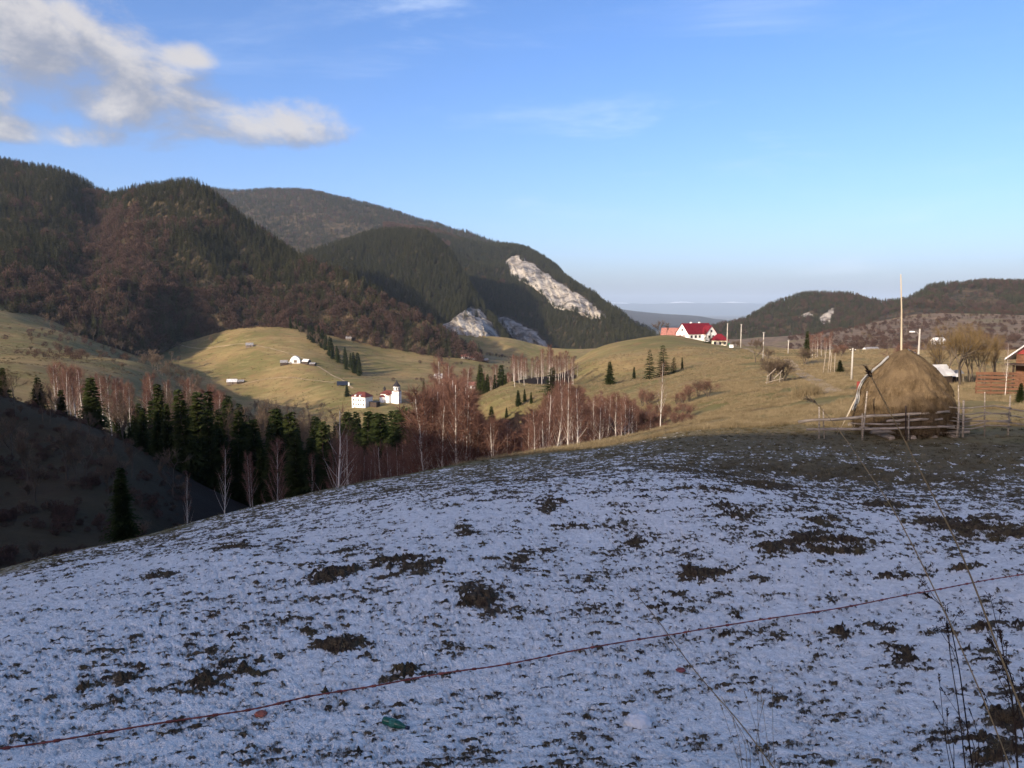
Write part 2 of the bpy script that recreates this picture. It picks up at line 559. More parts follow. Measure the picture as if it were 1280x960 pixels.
PATCH_W = []
def place_patches():
    """bring each grassy patch down onto the slope: centre, radii in metres"""
    yy = np.exp(np.linspace(math.log(5.0), math.log(90), 900))
    for px, py, rx, ry, w in PATCH:
        q = P(px, py, yy)
        g = ground_z(q[:, 0], q[:, 1])
        k = np.argmax(q[:, 2] < g)
        c = q[k]
        ua = 0.8 * rx * c[1] / FPX
        sl = 0.85 * (ry / FPX) * c[1] / max(0.10, -c[2] / c[1] * 0.7)
        PATCH_W.append((c[0], c[1], ua, min(max(sl, ua * 0.35), ua * 2.2), w))
place_patches()

def bare(x, y):
    """how much of the ground shows through the snow, 0..1 and above"""
    d = np.hypot(x, y)
    sx, sy = x + 0.35 * y, y - 0.3 * x
    n1 = fbm(sx / 1.1, sy / 0.55, 4, 21, 0.6)
    n2 = fbm(sx / 0.24, sy / 0.10, 4, 31, 0.72)
    n3 = fbm(x / 6.5, y / 5.0, 3, 41)
    g = 0.20 * n3 + 0.50 * n1 + 0.80 * n2 - 0.06
    n4 = fbm(sx / 0.13, sy / 0.075, 3, 35, 0.65)
    g = g + 0.62 * (np.maximum(n4, 0) - 0.10) * np.clip(1.4 - d / 40, 0.2, 1)
    # less snow towards the haystack and the brow, none beyond
    cov = 0.035 + 0.20 * sstep(d, 14, 40) * sstep(x, -8, 14) + 0.24 * sstep(d, 12, 36)
    cov = cov + 0.5 * sstep(y, 35.5, 40) * sstep(x, 9, 15) * (1 - sstep(y, 46, 49))
    b = g + cov
    for cx, cy, ra, rb, w in PATCH_W:
        m = (np.abs(x - cx) < 2.2 * ra) & (np.abs(y - cy) < 2.2 * rb)
        if m.any():
            e = ((x[m] - cx) / ra) ** 2 + ((y[m] - cy) / rb) ** 2
            b[m] += w * np.exp(-e * 1.1) * (0.42 + 1.5 * n1[m] + 1.2 * n2[m])
    return b

def snowline(x, y):
    """1 where the first snow has stayed, 0 on the sunny ground past the brow"""
    d = np.hypot(x, y)
    lim = np.interp(np.degrees(np.arctan2(x, y)), [-60, -34, -23, -13, -5, 0.6, 6, 9.5, 13, 17, 21, 25, 34, 60], [16.5, 25.0, 29.5, 35.5, 39, 43, 47, 50, 52, 51, 49, 47, 44, 42])
    return 1 - sstep(d + 4.0 * fbm(x / 5, y / 3.0, 3, 51), lim - 3, lim + 1.5)


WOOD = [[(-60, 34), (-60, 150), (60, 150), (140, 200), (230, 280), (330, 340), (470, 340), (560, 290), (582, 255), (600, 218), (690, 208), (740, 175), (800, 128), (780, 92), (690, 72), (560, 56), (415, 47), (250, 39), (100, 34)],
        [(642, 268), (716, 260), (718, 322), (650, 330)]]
def litter_shade(x, y):
    """fallen leaves under the valley trees; on the grassy spur, its shade painted dark"""
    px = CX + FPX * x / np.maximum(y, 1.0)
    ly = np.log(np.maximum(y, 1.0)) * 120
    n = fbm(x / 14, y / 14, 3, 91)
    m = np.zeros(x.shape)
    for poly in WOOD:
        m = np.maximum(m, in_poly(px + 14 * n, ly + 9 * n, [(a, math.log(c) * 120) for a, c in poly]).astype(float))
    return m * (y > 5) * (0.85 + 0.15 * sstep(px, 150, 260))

def make_ground():
    def sheet(name, ang, rad, fine):
        a, r = np.meshgrid(ang, rad, indexing='ij')
        x, y = r * np.sin(a), r * np.cos(a)
        z = ground_z(x, y)
        at = {}
        if fine:
            b = bare(x.ravel(), y.ravel()).reshape(x.shape)
            sl = snowline(x, y)
            show = sstep(b, 0.06, 0.34)
            d = np.hypot(x, y)
            tuft = np.maximum(fbm(x / 0.16, y / 0.16, 3, 61), -0.2)
            amp = np.clip(1.6 - d / 40, 0.4, 1) * sstep(d, 4, 6)
            z = z + amp * (show * (0.03 * tuft + 0.012) + (1 - show) * 0.040 * fbm(x / 0.26, y / 0.22, 4, 71, 0.65) - 0.03 * np.exp(-((b - 0.1) / 0.07) ** 2))
            z = z + amp * 0.09 * sstep(b, 0.40, 1.0)
            at['bare'] = b; at['snow'] = sl
        else:
            z = z - 0.12 * (r < 86)
            at['bare'] = np.full(x.shape, 1.0); at['snow'] = snowline(x, y) * 0
        at['litter_shade'] = litter_shade(x, y)
        at['dry'] = sstep(np.hypot(x, y), 19, 38)
        at['heath'] = sstep(y, 380, 560) * sstep(x, 90, 190)
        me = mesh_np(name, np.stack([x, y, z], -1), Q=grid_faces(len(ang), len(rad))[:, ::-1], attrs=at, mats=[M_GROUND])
        o = link(name, me); tag(o, kind='structure')
        return o
    A = R(39)
    ang = np.concatenate([np.linspace(R(-150), -A, 90)[:-1], np.linspace(-A, A, 820), np.linspace(A, R(150), 90)[1:]])
    rad = np.concatenate([np.linspace(0.6, 5.4, 14)[:-1], np.exp(np.arange(math.log(5.4), math.log(90), 0.0052))])
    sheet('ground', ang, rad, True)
    ang2 = np.concatenate([np.linspace(R(-150), -A, 60)[:-1], np.linspace(-A, A, 420), np.linspace(A, R(150), 60)[1:]])
    rad2 = np.exp(np.linspace(math.log(84), math.log(1250), 330))
    sheet('valley', ang2, rad2, False)


def ground_mat(k, b):
    p = pos(k)
    bare_a = k.n('ShaderNodeAttribute', attribute_name='bare').outputs['Fac']
    snow_a = k.n('ShaderNodeAttribute', attribute_name='snow').outputs['Fac']
    fine = k.noise(p, 9.0, 5.0, 0.65)
    finer = k.noise(p, 34.0, 3.0, 0.6)
    e = k.math('ADD', bare_a, k.math('MULTIPLY', k.math('SUBTRACT', fine, 0.5), 0.55))
    e = k.math('ADD', e, k.math('MULTIPLY', k.math('SUBTRACT', finer, 0.5), 0.40))
    show = k.ss(e, 0.08, 0.26)
    # winter grass: straw, olive, moss, some dark earth
    n_big = k.noise(p, 0.018, 4.0, 0.55)
    n_mid = k.noise(p, 0.11, 5.0, 0.6)
    n_tus = k.noise(scalev(k, p, (1, 1, 2.0)), 1.4, 5.0, 0.65)
    g = k.mix(k.ss(n_big, 0.38, 0.62), (0.150, 0.132, 0.044), (0.262, 0.190, 0.078))
    g = k.mix(k.math('MULTIPLY', k.ss(n_mid, 0.45, 0.72), 0.75), g, (0.225, 0.135, 0.060))
    g = k.mix(k.math('MULTIPLY', k.ss(n_mid, 0.50, 0.28), 0.6), g, (0.135, 0.122, 0.036))
    g = k.mix(k.math('MULTIPLY', k.ss(n_tus, 0.52, 0.75), 0.5), g, (0.30, 0.23, 0.11))
    g = k.mix(k.math('MULTIPLY', k.ss(n_tus, 0.48, 0.25), 0.45), g, (0.075, 0.055, 0.026))
    band = k.noise(scalev(k, p, (0.35, 1.0, 1.0)), 0.16, 4.0, 0.6, 0.6)
    g = k.mix(k.math('MULTIPLY', k.ss(band, 0.50, 0.68), 0.45), g, (0.32, 0.245, 0.115))
    g = k.mix(k.math('MULTIPLY', k.ss(band, 0.46, 0.30), 0.5), g, (0.115, 0.078, 0.036))
    spk = k.noise(p, 0.55, 4.0, 0.7)
    g = k.mix(k.math('MULTIPLY', k.ss(spk, 0.55, 0.72), 0.55), g, (0.085, 0.066, 0.030))
    lit_a = k.n('ShaderNodeAttribute', attribute_name='litter_shade').outputs['Fac']
    g = k.mix(lit_a, g, k.mix(n_tus, (0.013, 0.008, 0.004), (0.034, 0.020, 0.009)))  # dark leaf floor; on the open spur it paints shade into the grass
    hea = k.n('ShaderNodeAttribute', attribute_name='heath').outputs['Fac']
    heath = k.mix(k.ss(n_mid, 0.35, 0.65), (0.105, 0.074, 0.052), (0.22, 0.150, 0.098))
    heath = k.mix(k.math('MULTIPLY', k.ss(n_big, 0.5, 0.7), 0.6), heath, (0.15, 0.135, 0.06))
    g = k.mix(k.math('MULTIPLY', hea, 0.85), g, heath)
    # the snow-dusted sward is wet and dark
    wet = k.mix(k.ss(fine, 0.35, 0.7), (0.042, 0.028, 0.018), (0.140, 0.100, 0.054))
    wet = k.mix(k.ss(n_tus, 0.5, 0.75), wet, (0.105, 0.082, 0.038))
    sn = k.mix(k.ss(fine, 0.3, 0.75), (0.72, 0.69, 0.62), (0.95, 0.92, 0.84))
    sn = k.mix(k.math('MULTIPLY', k.ss(finer, 0.55, 0.8), 0.45), sn, (0.36, 0.30, 0.22))
    dry = k.n('ShaderNodeAttribute', attribute_name='dry').outputs['Fac']
    near = k.mix(show, sn, k.mix(k.math('MULTIPLY', dry, 0.7), wet, k.mix(n_tus, (0.14, 0.115, 0.052), (0.26, 0.205, 0.10))))
    setc(k, b, k.mix(snow_a, g, near))
    bump(k, b, k.math('ADD', k.math('MULTIPLY', fine, 0.6), finer), 0.8, 0.06)
M_GROUND = pmat('winter_sward', ground_mat, 0.9, 0.12)
make_ground()


# ------------------------------------------------------------------ mountains
def crom(Y, t):
    """Catmull-Rom through rows Y[k] at t in 0..K-1"""
    K = len(Y)
    i = np.clip(np.floor(t).astype(int), 0, K - 2)
    f = (t - i)
    g = lambda j: Y[np.clip(j, 0, K - 1)]
    f = f.reshape(f.shape + (1,) * (Y.ndim - 1))
    p0, p1, p2, p3 = g(i - 1), g(i), g(i + 1), g(i + 2)
    return 0.5 * (2 * p1 + (p2 - p0) * f + (2 * p0 - 5 * p1 + 4 * p2 - p3) * f ** 2 + (3 * p1 - p0 - 3 * p2 + p3) * f ** 3)


def smooth_interp(x, xp, yp):
    """monotone-ish cubic through the points"""
    xp, yp = np.asarray(xp, float), np.asarray(yp, float)
    h = np.diff(xp); d = np.diff(yp) / h
    m = np.zeros(len(xp)); m[0], m[-1] = d[0], d[-1]
    same = d[:-1] * d[1:] > 0
    m[1:-1] = np.where(same, 2 * d[:-1] * d[1:] / np.where(same, d[:-1] + d[1:], 1), 0)
    i = np.clip(np.searchsorted(xp, x) - 1, 0, len(xp) - 2)
    t = np.clip((x - xp[i]) / h[i], 0, 1)
    return ((2 * t**3 - 3 * t**2 + 1) * yp[i] + (t**3 - 2 * t**2 + t) * h[i] * m[i] + (-2 * t**3 + 3 * t**2) * yp[i + 1] + (t**3 - t**2) * h[i] * m[i + 1])


class Mountain:
    """slope laid through rows of surveyed points, foot first, crest and far side last"""
    def __init__(s, name, rows, nu, nv, amp, scale, back, seed, cliffs=(), px=None, amp_top=0.3):
        pxs = np.linspace(*(px or (rows[0][0][0], rows[0][-1][0])), nu)
        grid = []
        for row in rows:
            a = np.array(row, float)
            grid.append(np.stack([pxs, smooth_interp(pxs, a[:, 0], a[:, 1]), smooth_interp(pxs, a[:, 0], a[:, 2])], -1))
        G = np.array(grid)                                   # K, nu, 3 (pixel, row, distance)
        crest = P(G[-1, :, 0], G[-1, :, 1], G[-1, :, 2])
        K = len(G)
        pts = P(G[..., 0], G[..., 1], G[..., 2])
        # far side of the ridge
        out = crest.copy(); nrm = crest[:, :2] / np.linalg.norm(crest[:, :2], axis=1, keepdims=True)
        rowsb = []
        for dist, drop in back:
            q = crest.copy(); q[:, :2] += nrm * dist; q[:, 2] -= drop
            rowsb.append(q)
        pts = np.concatenate([pts, np.array(rowsb)])
        t = np.concatenate([np.linspace(0, K - 1, nv), K - 1 + np.linspace(0, len(back), max(6, nv // 6))[1:]])
        s.t, s.K = t, K
        V = crom(pts, t).transpose(1, 0, 2)                  # nu, nt, 3
        x, y = V[..., 0], V[..., 1]
        fade = 1 - (1 - amp_top) * np.exp(-((t - (K - 1)) / 0.35) ** 2)[None]
        n = fbm(x / scale, y / scale, 5, seed, ridged=True) - 0.1
        V[..., 2] += amp * n * fade * sstep(t, 0.0, 0.6)[None]
        s.rock = np.zeros(x.shape)
        if cliffs:
            qx, qy = to_pixel(V[..., 0], V[..., 1], V[..., 2])
            jx, jy = qx + 5 * fbm(qx / 9, qy / 9, 3, seed + 5), qy + 5 * fbm(qx / 9, qy / 9, 3, seed + 6)
            front = (t <= K - 1)[None]
            for poly, depth in cliffs:
                m = in_poly(jx, jy, poly) & front
                # soften the mask a little
                mm = m.astype(float)
                for _ in range(3):
                    mm[1:-1, 1:-1] = (mm[1:-1, 1:-1] * 2 + mm[:-2, 1:-1] + mm[2:, 1:-1] + mm[1:-1, :-2] + mm[1:-1, 2:]) / 6
                # buttresses and clefts running down the fall line, stepping out of the slope
                fin = fbm(qx / 11 - qy / 26, qy / 60, 4, seed + 8, 0.55, ridged=True) + 0.35 * fbm(qx / 4.5, qy / 6.0, 3, seed + 9)
                out = mm * depth * (0.45 + 0.75 * fin)
                V[..., 0] -= 0.3 * out; V[..., 1] -= out
                brk = fbm(qx / 9 - qy / 20, qy / 13, 4, seed + 14, 0.6)
                s.rock = np.maximum(s.rock, mm * sstep(brk + 0.5 * (mm - 0.5), -0.32, -0.06))
        s.V = V
        s.name = name
        s.nu, s.nt = V.shape[:2]

    def build(s, mat):
        me = mesh_np(s.name, s.V, Q=grid_faces(s.nu, s.nt)[:, ::-1], attrs={'rock': s.rock}, mats=[mat])
        return tag(link(s.name, me), kind='structure')

    def scatter(s, n, seed, keep=None, tmax=None):
        """points spread over the slope, as dense on steep as on flat ground"""
        g = np.random.default_rng(seed)
        V = s.V
        jmax = int(np.searchsorted(s.t, tmax)) if tmax else s.nt - 1
        a = np.linalg.norm(np.cross(V[1:, :jmax] - V[:-1, :jmax], V[:-1, 1:jmax + 1] - V[:-1, :jmax]), axis=-1)
        a = a * (s.rock[:-1, :jmax] < 0.35)
        p = a.ravel() / a.sum()
        c = g.choice(len(p), n, p=p)
        i, j = c // jmax, c % jmax
        fu, fv = g.random(n)[:, None], g.random(n)[:, None]
        q = V[i, j] * (1 - fu) * (1 - fv) + V[i + 1, j] * fu * (1 - fv) + V[i, j + 1] * (1 - fu) * fv + V[i + 1, j + 1] * fu * fv
        if keep is not None:
            q = q[keep(q, g)]
        return q


def slope_mat(k, b):
    p = pos(k)
    rock = k.n('ShaderNodeAttribute', attribute_name='rock').outputs['Fac']
    n1 = k.noise(p, 0.05, 5.0, 0.6)
    n2 = k.noise(scalev(k, p, (1, 1, 0.25)), 0.035, 6.0, 0.65)
    soil = k.mix(k.ss(n1, 0.35, 0.65), (0.035, 0.030, 0.018), (0.085, 0.060, 0.036))
    lime = k.mix(k.ss(n2, 0.36, 0.60), (0.14, 0.12, 0.10), (0.42, 0.38, 0.32))
    lime = k.mix(k.ss(n1, 0.60, 0.75), lime, (0.16, 0.12, 0.075))
    setc(k, b, k.mix(k.ss(k.math('ADD', rock, k.math('MULTIPLY', k.math('SUBTRACT', n1, 0.5), 0.5)), 0.3, 0.55), soil, lime))
    bump(k, b, n2, 1.0, 14.0)
M_SLOPE = pmat('wooded_slope', slope_mat, 0.95, 0.05)

left_mountain = Mountain('mountain',
    [[(-420, 400, 560), (0, 402, 650), (100, 425, 690), (180, 445, 730), (230, 430, 830), (270, 418, 850), (330, 424, 850), (400, 428, 850), (470, 446, 840), (550, 456, 840), (600, 460, 840)],
     [(-420, 330, 800), (0, 345, 830), (60, 345, 860), (105, 350, 900), (150, 360, 850), (230, 365, 900), (300, 375, 910), (400, 390, 905), (500, 420, 885), (600, 447, 870)],
     [(-420, 260, 1050), (0, 280, 1080), (60, 285, 1110), (120, 300, 1190), (170, 290, 1050), (230, 295, 1030), (300, 330, 1000), (400, 365, 950), (500, 407, 900), (600, 452, 880)],
     [(-420, 190, 1500), (-150, 192, 1500), (0, 207, 1430), (60, 217, 1410), (100, 231, 1380), (133, 246, 1330), (185, 240, 1270), (235, 236, 1220), (262, 248, 1195), (290, 272, 1165), (350, 312, 1100), (400, 341, 1030), (450, 371, 970), (500, 400, 930), (550, 426, 905), (600, 455, 900)]],
    260, 150, 26, 190, [(110, 60), (300, 220), (520, 420)], 11)
left_mountain.build(M_SLOPE)

middle_mountain = Mountain('mountain',
    [[(330, 420, 1150), (400, 425, 1180), (480, 430, 1220), (560, 440, 1250), (620, 446, 1270), (650, 452, 1290)],
     [(330, 385, 1400), (400, 380, 1420), (480, 385, 1450), (550, 390, 1380), (600, 415, 1310), (650, 455, 1300)],
     [(330, 365, 1650), (400, 340, 1650), (480, 335, 1650), (540, 345, 1540), (600, 395, 1390), (650, 458, 1320)],
     [(330, 350, 1900), (370, 335, 1900), (400, 322, 1880), (440, 305, 1850), (490, 294, 1820), (530, 298, 1790), (560, 318, 1700), (580, 350, 1600), (605, 388, 1480), (630, 425, 1380), (650, 460, 1330)]],
    240, 130, 30, 260, [(150, 60), (500, 260), (700, 420)], 23,
    cliffs=[([(550, 436), (562, 404), (578, 392), (590, 384), (604, 388), (622, 412), (632, 432), (636, 450), (552, 450)], 40)])
middle_mountain.build(M_SLOPE)

cliff_mountain = Mountain('mountain',
    [[(480, 455, 1550), (560, 455, 1600), (620, 455, 1600), (690, 453, 1550), (740, 440, 1480), (800, 424, 1440), (860, 426, 1440)],
     [(480, 390, 1900), (560, 385, 1950), (620, 392, 1900), (690, 410, 1750), (740, 415, 1600), (800, 422, 1460), (860, 430, 1450)],
     [(480, 330, 2300), (560, 330, 2300), (620, 340, 2280), (680, 368, 2000), (740, 396, 1760), (800, 421, 1480), (860, 433, 1460)],
     [(480, 285, 2700), (540, 292, 2720), (600, 308, 2750), (640, 311, 2720), (660, 316, 2620), (690, 334, 2380), (720, 359, 2150), (745, 378, 1970), (770, 398, 1780), (797, 416, 1520), (860, 436, 1470)]],
    260, 140, 34, 320, [(200, 60), (600, 260), (900, 500)], 37,
    cliffs=[([(630, 326), (648, 319), (668, 331), (700, 354), (722, 367), (744, 382), (762, 398), (745, 400), (716, 389), (694, 386), (684, 370), (660, 354), (640, 346)], 30),
            ([(618, 392), (640, 400), (662, 408), (682, 424), (694, 446), (652, 450), (646, 425)], 42)])
cliff_mountain.build(M_SLOPE)

back_mountain = Mountain('mountain',
    [[(-100, 330, 3000), (200, 335, 2950), (400, 335, 2900), (600, 340, 2900), (720, 375, 2900), (820, 420, 2900)],
     [(-100, 290, 3400), (200, 285, 3350), (400, 290, 3300), (600, 325, 3200), (720, 380, 3000), (820, 425, 2950)],
     [(-100, 240, 4000), (150, 245, 4000), (250, 237, 4000), (310, 242, 3980), (370, 241, 3950), (430, 251, 3900), (500, 271, 3800), (570, 293, 3700), (640, 316, 3600), (700, 352, 3300), (760, 398, 3100), (820, 430, 3000)]],
    220, 110, 55, 600, [(300, 100), (900, 500), (1400, 900)], 41)
back_mountain.build(M_SLOPE)

right_mountain = Mountain('mountain',
    [[(860, 428, 1700), (940, 432, 1600), (1050, 428, 1500), (1150, 420, 1350), (1280, 420, 1300), (1500, 420, 1300), (1700, 420, 1300)],
     [(860, 424, 1850), (940, 415, 1800), (1050, 400, 1750), (1100, 402, 1600), (1150, 398, 1500), (1280, 396, 1500), (1500, 395, 1500), (1700, 400, 1500)],
     [(860, 421, 2050), (910, 413, 2050), (930, 404, 2050), (970, 382, 2050), (1010, 371, 2050), (1060, 372, 2020), (1100, 382, 1950), (1125, 380, 1900), (1150, 370, 1880), (1165, 361, 1860), (1200, 359, 1850), (1230, 356, 1850), (1280, 357, 1850), (1500, 350, 1850), (1700, 360, 1850)]],
    240, 110, 22, 260, [(150, 50), (500, 220), (800, 420)], 53,
    cliffs=[([(1000, 398), (1002, 390), (1012, 389), (1018, 398)], 16), ([(1022, 402), (1030, 390), (1041, 384), (1042, 392), (1034, 404)], 16)])
right_mountain.build(M_SLOPE)

far_ridge = Mountain('mountain',
    [[(560, 405, 9000), (700, 405, 9000), (850, 408, 9000), (1000, 410, 9000), (1300, 410, 9000)],
     [(560, 365, 14000), (700, 368, 14000), (745, 377, 14000), (780, 387, 14000), (830, 393, 14000), (870, 396, 14000), (900, 401, 14000), (940, 405, 14000), (1000, 404, 14000), (1100, 398, 14000), (1300, 380, 14000)]],
    160, 60, 60, 1500, [(1000, 200), (3000, 600)], 61)
far_ridge.build(M_SLOPE)

distant_range = Mountain('mountain',
    [[(300, 395, 36000), (700, 395, 36000), (1100, 395, 36000), (1500, 395, 36000)],
     [(300, 374, 42000), (500, 377, 42000), (700, 380, 42000), (760, 378.5, 42000), (820, 380, 42000), (853, 377, 42000), (880, 379.5, 42000), (915, 377.5, 42000), (950, 379.5, 42000), (1050, 377, 42000), (1150, 379, 42000), (1500, 374, 42000)]],
    300, 24, 90, 2500, [(2000, 300), (4000, 800)], 67)
def range_mat(k, b):
    z = k.n('ShaderNodeSeparateXYZ', {'Vector': pos(k)}).outputs[2]
    n = k.noise(pos(k), 0.0006, 5.0, 0.6)
    f = k.ss(k.math('ADD', z, k.math('MULTIPLY', n, 300.0)), 380.0, 470.0)
    setc(k, b, k.mix(f, (0.06, 0.07, 0.06), (0.8, 0.8, 0.82)))
distant_range.build(pmat('snow_capped_range', range_mat, 0.95, 0.05))

def plain_mat(k, b):
    n = k.noise(pos(k), 0.0012, 5.0, 0.6)
    setc(k, b, k.mix(k.ss(n, 0.4, 0.6), (0.07, 0.065, 0.035), (0.14, 0.12, 0.07)))
def make_plain():
    ang = np.linspace(R(-55), R(55), 90); rad = np.exp(np.linspace(math.log(1000), math.log(44000), 40))
    a, r = np.meshgrid(ang, rad, indexing='ij')
    z = np.interp(np.log(r), np.log([1000, 2500, 6000, 44000]), [-110, -190, -260, -330])
    V = np.stack([r * np.sin(a), r * np.cos(a), z + 8 * fbm(r * np.sin(a) / 900, r * np.cos(a) / 900, 3, 3)], -1)
    tag(link('plain', mesh_np('plain', V, Q=grid_faces(90, 40)[:, ::-1], mats=[pmat('hazy_plain', plain_mat)])), kind='structure')
make_plain()
# ------------------------------------------------------------------ plants
M_SPRUCE = foliage('spruce_needles', (0.020, 0.030, 0.011), (0.066, 0.078, 0.026))
M_SPRUCE_FAR = foliage('spruce_needles_on_the_slopes', (0.034, 0.038, 0.019), (0.096, 0.090, 0.047))
M_BEECH_FAR = foliage('bare_beech_twigs', (0.055, 0.038, 0.029), (0.125, 0.076, 0.058))
M_BIRCH_TWIG = foliage('birch_twigs', (0.135, 0.072, 0.052), (0.245, 0.130, 0.092))
M_GREY_TWIG = foliage('grey_twigs', (0.10, 0.072, 0.050), (0.19, 0.135, 0.09))
M_WILLOW_TWIG = foliage('tawny_twigs', (0.150, 0.105, 0.045), (0.25, 0.165, 0.075))
def birch_bark(k, b):
    v = objc(k)
    n = k.noise(scalev(k, v, (2.0, 2.0, 9.0)), 1.3, 4.0, 0.6)
    c = k.mix(k.ss(n, 0.56, 0.66), (0.58, 0.52, 0.45), (0.07, 0.055, 0.045))
    setc(k, b, c)
M_BIRCH = pmat('birch_bark', birch_bark, 0.8, 0.1)
M_BARK = plain('grey_bark', (0.105, 0.082, 0.060), 0.4, 2.0, stretch=(3, 3, 0.6))
M_STRAW = foliage('dry_stalks', (0.17, 0.125, 0.065), (0.36, 0.28, 0.16))
M_TUFT = foliage('wet_winter_grass', (0.055, 0.044, 0.022), (0.17, 0.13, 0.068))
M_WEED = foliage('withered_weed', (0.022, 0.016, 0.012), (0.075, 0.05, 0.035))


def fronds(base, tip, width, droop, g, n_side=4, hang=0.35):
    """spruce boughs: for each a row of short needled side shoots, as pointed faces"""
    N = len(base)
    d = tip - base
    L = np.linalg.norm(d, axis=1, keepdims=True)
    d /= L
    side = np.cross(d, [0, 0, 1.0]); side /= np.linalg.norm(side, axis=1, keepdims=True) + 1e-9
    V, T, n = [], [], 0
    fr = np.linspace(0.18, 0.98, n_side)
    for f in fr:
        for sgn in (-1, 1):
            c = base + d * L * f
            c[:, 2] -= (droop[:, 0] * f * f * L[:, 0])
            ln = width * (1.15 - 0.75 * f) * g.uniform(0.7, 1.25, (N, 1))
            out = side * sgn * 0.78 + d * 0.55 + np.array([0, 0, -hang])
            out /= np.linalg.norm(out, axis=1, keepdims=True)
            e = c + out * ln + g.normal(0, 0.04, (N, 3)) * ln
            w = ln * 0.42
            a0 = c - d * w * 0.5; a1 = c + d * w * 0.8
            V.append(np.stack([a0, a1, e], 1).reshape(-1, 3))
            T.append(np.arange(N * 3).reshape(-1, 3) + n); n += N * 3
    # the bough's own tip
    e = tip.copy(); e[:, 2] -= droop[:, 0] * L[:, 0]
    c = base + d * L * 0.55; c[:, 2] -= droop[:, 0] * 0.3 * L[:, 0]
    V.append(np.stack([c - side * width * 0.22, c + side * width * 0.22, e], 1).reshape(-1, 3))
    T.append(np.arange(N * 3).reshape(-1, 3) + n)
    return np.concatenate(V), np.concatenate(T)


def spruce_crown(seed, tiers=24, per=11, rmax=0.20, n_side=4, low=0.05, hang=0.4):
    """unit height"""
    g = np.random.default_rng(seed)
    B, E, W, D = [], [], [], []
    for i in range(tiers):
        h = low + (0.975 - low) * (i / (tiers - 1)) ** 0.92
        r = rmax * (1 - h) ** 0.82 * g.uniform(0.72, 1.15) + 0.012
        k = max(4, int(per * (0.55 + 0.45 * (1 - h))))
        th = g.random() * 6.28 + np.arange(k) * 6.283 / k + g.normal(0, 0.22, k)
        rr = r * g.uniform(0.5, 1.22, k)
        hh = h + g.normal(0, 0.009, k)
        B.append(np.stack([0 * th, 0 * th, hh], -1))
        E.append(np.stack([rr * np.cos(th), rr * np.sin(th), hh + rr * (0.30 * h - 0.04) + g.normal(0, 0.006, k)], -1))
        W.append(np.full((k, 1), 0.05 + 0.36 * r) * 0.85); D.append(g.uniform(0.15, 0.42, (k, 1)) * (1.1 - h))
    V, T = fronds(np.concatenate(B), np.concatenate(E), np.concatenate(W), np.concatenate(D), g, n_side, hang)
    mb = MB(); mb.add(V, T=T)
    mb.tube([(0, 0, 0.93), (0, 0, 1.0)], [0.006, 0.0015], 4)
    return mb


def twig_strips(mb, p, d, ln, w, g, bend=-0.25):
    """thin tapering twigs, bent once"""
    N = len(p)
    up = g.normal(0, 1, (N, 3)); s = np.cross(d, up); s /= np.linalg.norm(s, axis=1, keepdims=True) + 1e-9
    ln = ln.reshape(-1, 1); w = w.reshape(-1, 1)
    m = p + d * ln * 0.55
    d2 = d + np.array([0, 0, bend]) + g.normal(0, 0.15, (N, 3)); d2 /= np.linalg.norm(d2, axis=1, keepdims=True)
    e = m + d2 * ln * 0.5
    V = np.stack([p - s * w, p + s * w, m - s * w * 0.7, m + s * w * 0.7, e], 1).reshape(-1, 3)
    b = np.arange(N)[:, None] * 5
    T = np.concatenate([b + [0, 1, 3], b + [0, 3, 2], b + [2, 3, 4]], 1).reshape(-1, 3)
    mb.add(V, T=T)


def birch_meshes(seed, h=15.0, twigs=1400, thin=1.0, red=None, low=0.22):
    g = np.random.default_rng(seed)
    lean = g.normal(0, 0.025, 2)
    zz = np.linspace(0, h, 12)
    wob = np.cumsum(g.normal(0, 0.035, (12, 2)), 0) + zz[:, None] * lean
    sp = np.column_stack([wob, zz])
    tr = MB()
    rad = 0.145 * thin * (1 - zz / h * 0.9) * (h / 15)
    tr.tube(sp, rad, 7)
    at = lambda z: np.array([np.interp(z, zz, sp[:, 0]), np.interp(z, zz, sp[:, 1]), z])
    P0, D0 = [], []
    for i in range(26):
        f = low + (0.96 - low) * (i + g.random()) / 26
        th = i * 2.4 + g.normal(0, 0.4)
        L = h * (0.26 * (1 - f) ** 0.75 + 0.05) * g.uniform(0.75, 1.2)
        el = R(g.uniform(48, 66))
        d = np.array([math.cos(th) * math.cos(el), math.sin(th) * math.cos(el), math.sin(el)])
        p = at(f * h)
        q = [p + d * L * t + np.array([0, 0, 0.16 * L * t * t]) for t in (0, 0.35, 0.7, 1.0)]
        r = max(0.012, 0.05 * (1 - f) * h / 15 * thin)
        tr.tube(q, [r, r * 0.7, r * 0.45, r * 0.15], 4, cap=False)
        q = np.array(q)
        k = int(twigs / 26)
        t = g.beta(1.8, 1.1, k) * 3
        j = np.clip(t.astype(int), 0, 2); ft = (t - j)[:, None]
        P0.append(q[j] * (1 - ft) + q[j + 1] * ft)
        az = th + g.normal(0, 1.1, k); e2 = g.normal(0.75, 0.45, k)
        D0.append(np.stack([np.cos(az) * np.cos(e2), np.sin(az) * np.cos(e2), np.sin(e2)], -1))
    P0, D0 = np.concatenate(P0), np.concatenate(D0)
    cr = MB()
    twig_strips(cr, P0, D0, g.uniform(0.5, 1.5, len(P0)) * h / 15, np.full(len(P0), 0.013) * g.uniform(0.7, 1.5, len(P0)), g)
    return tr, cr


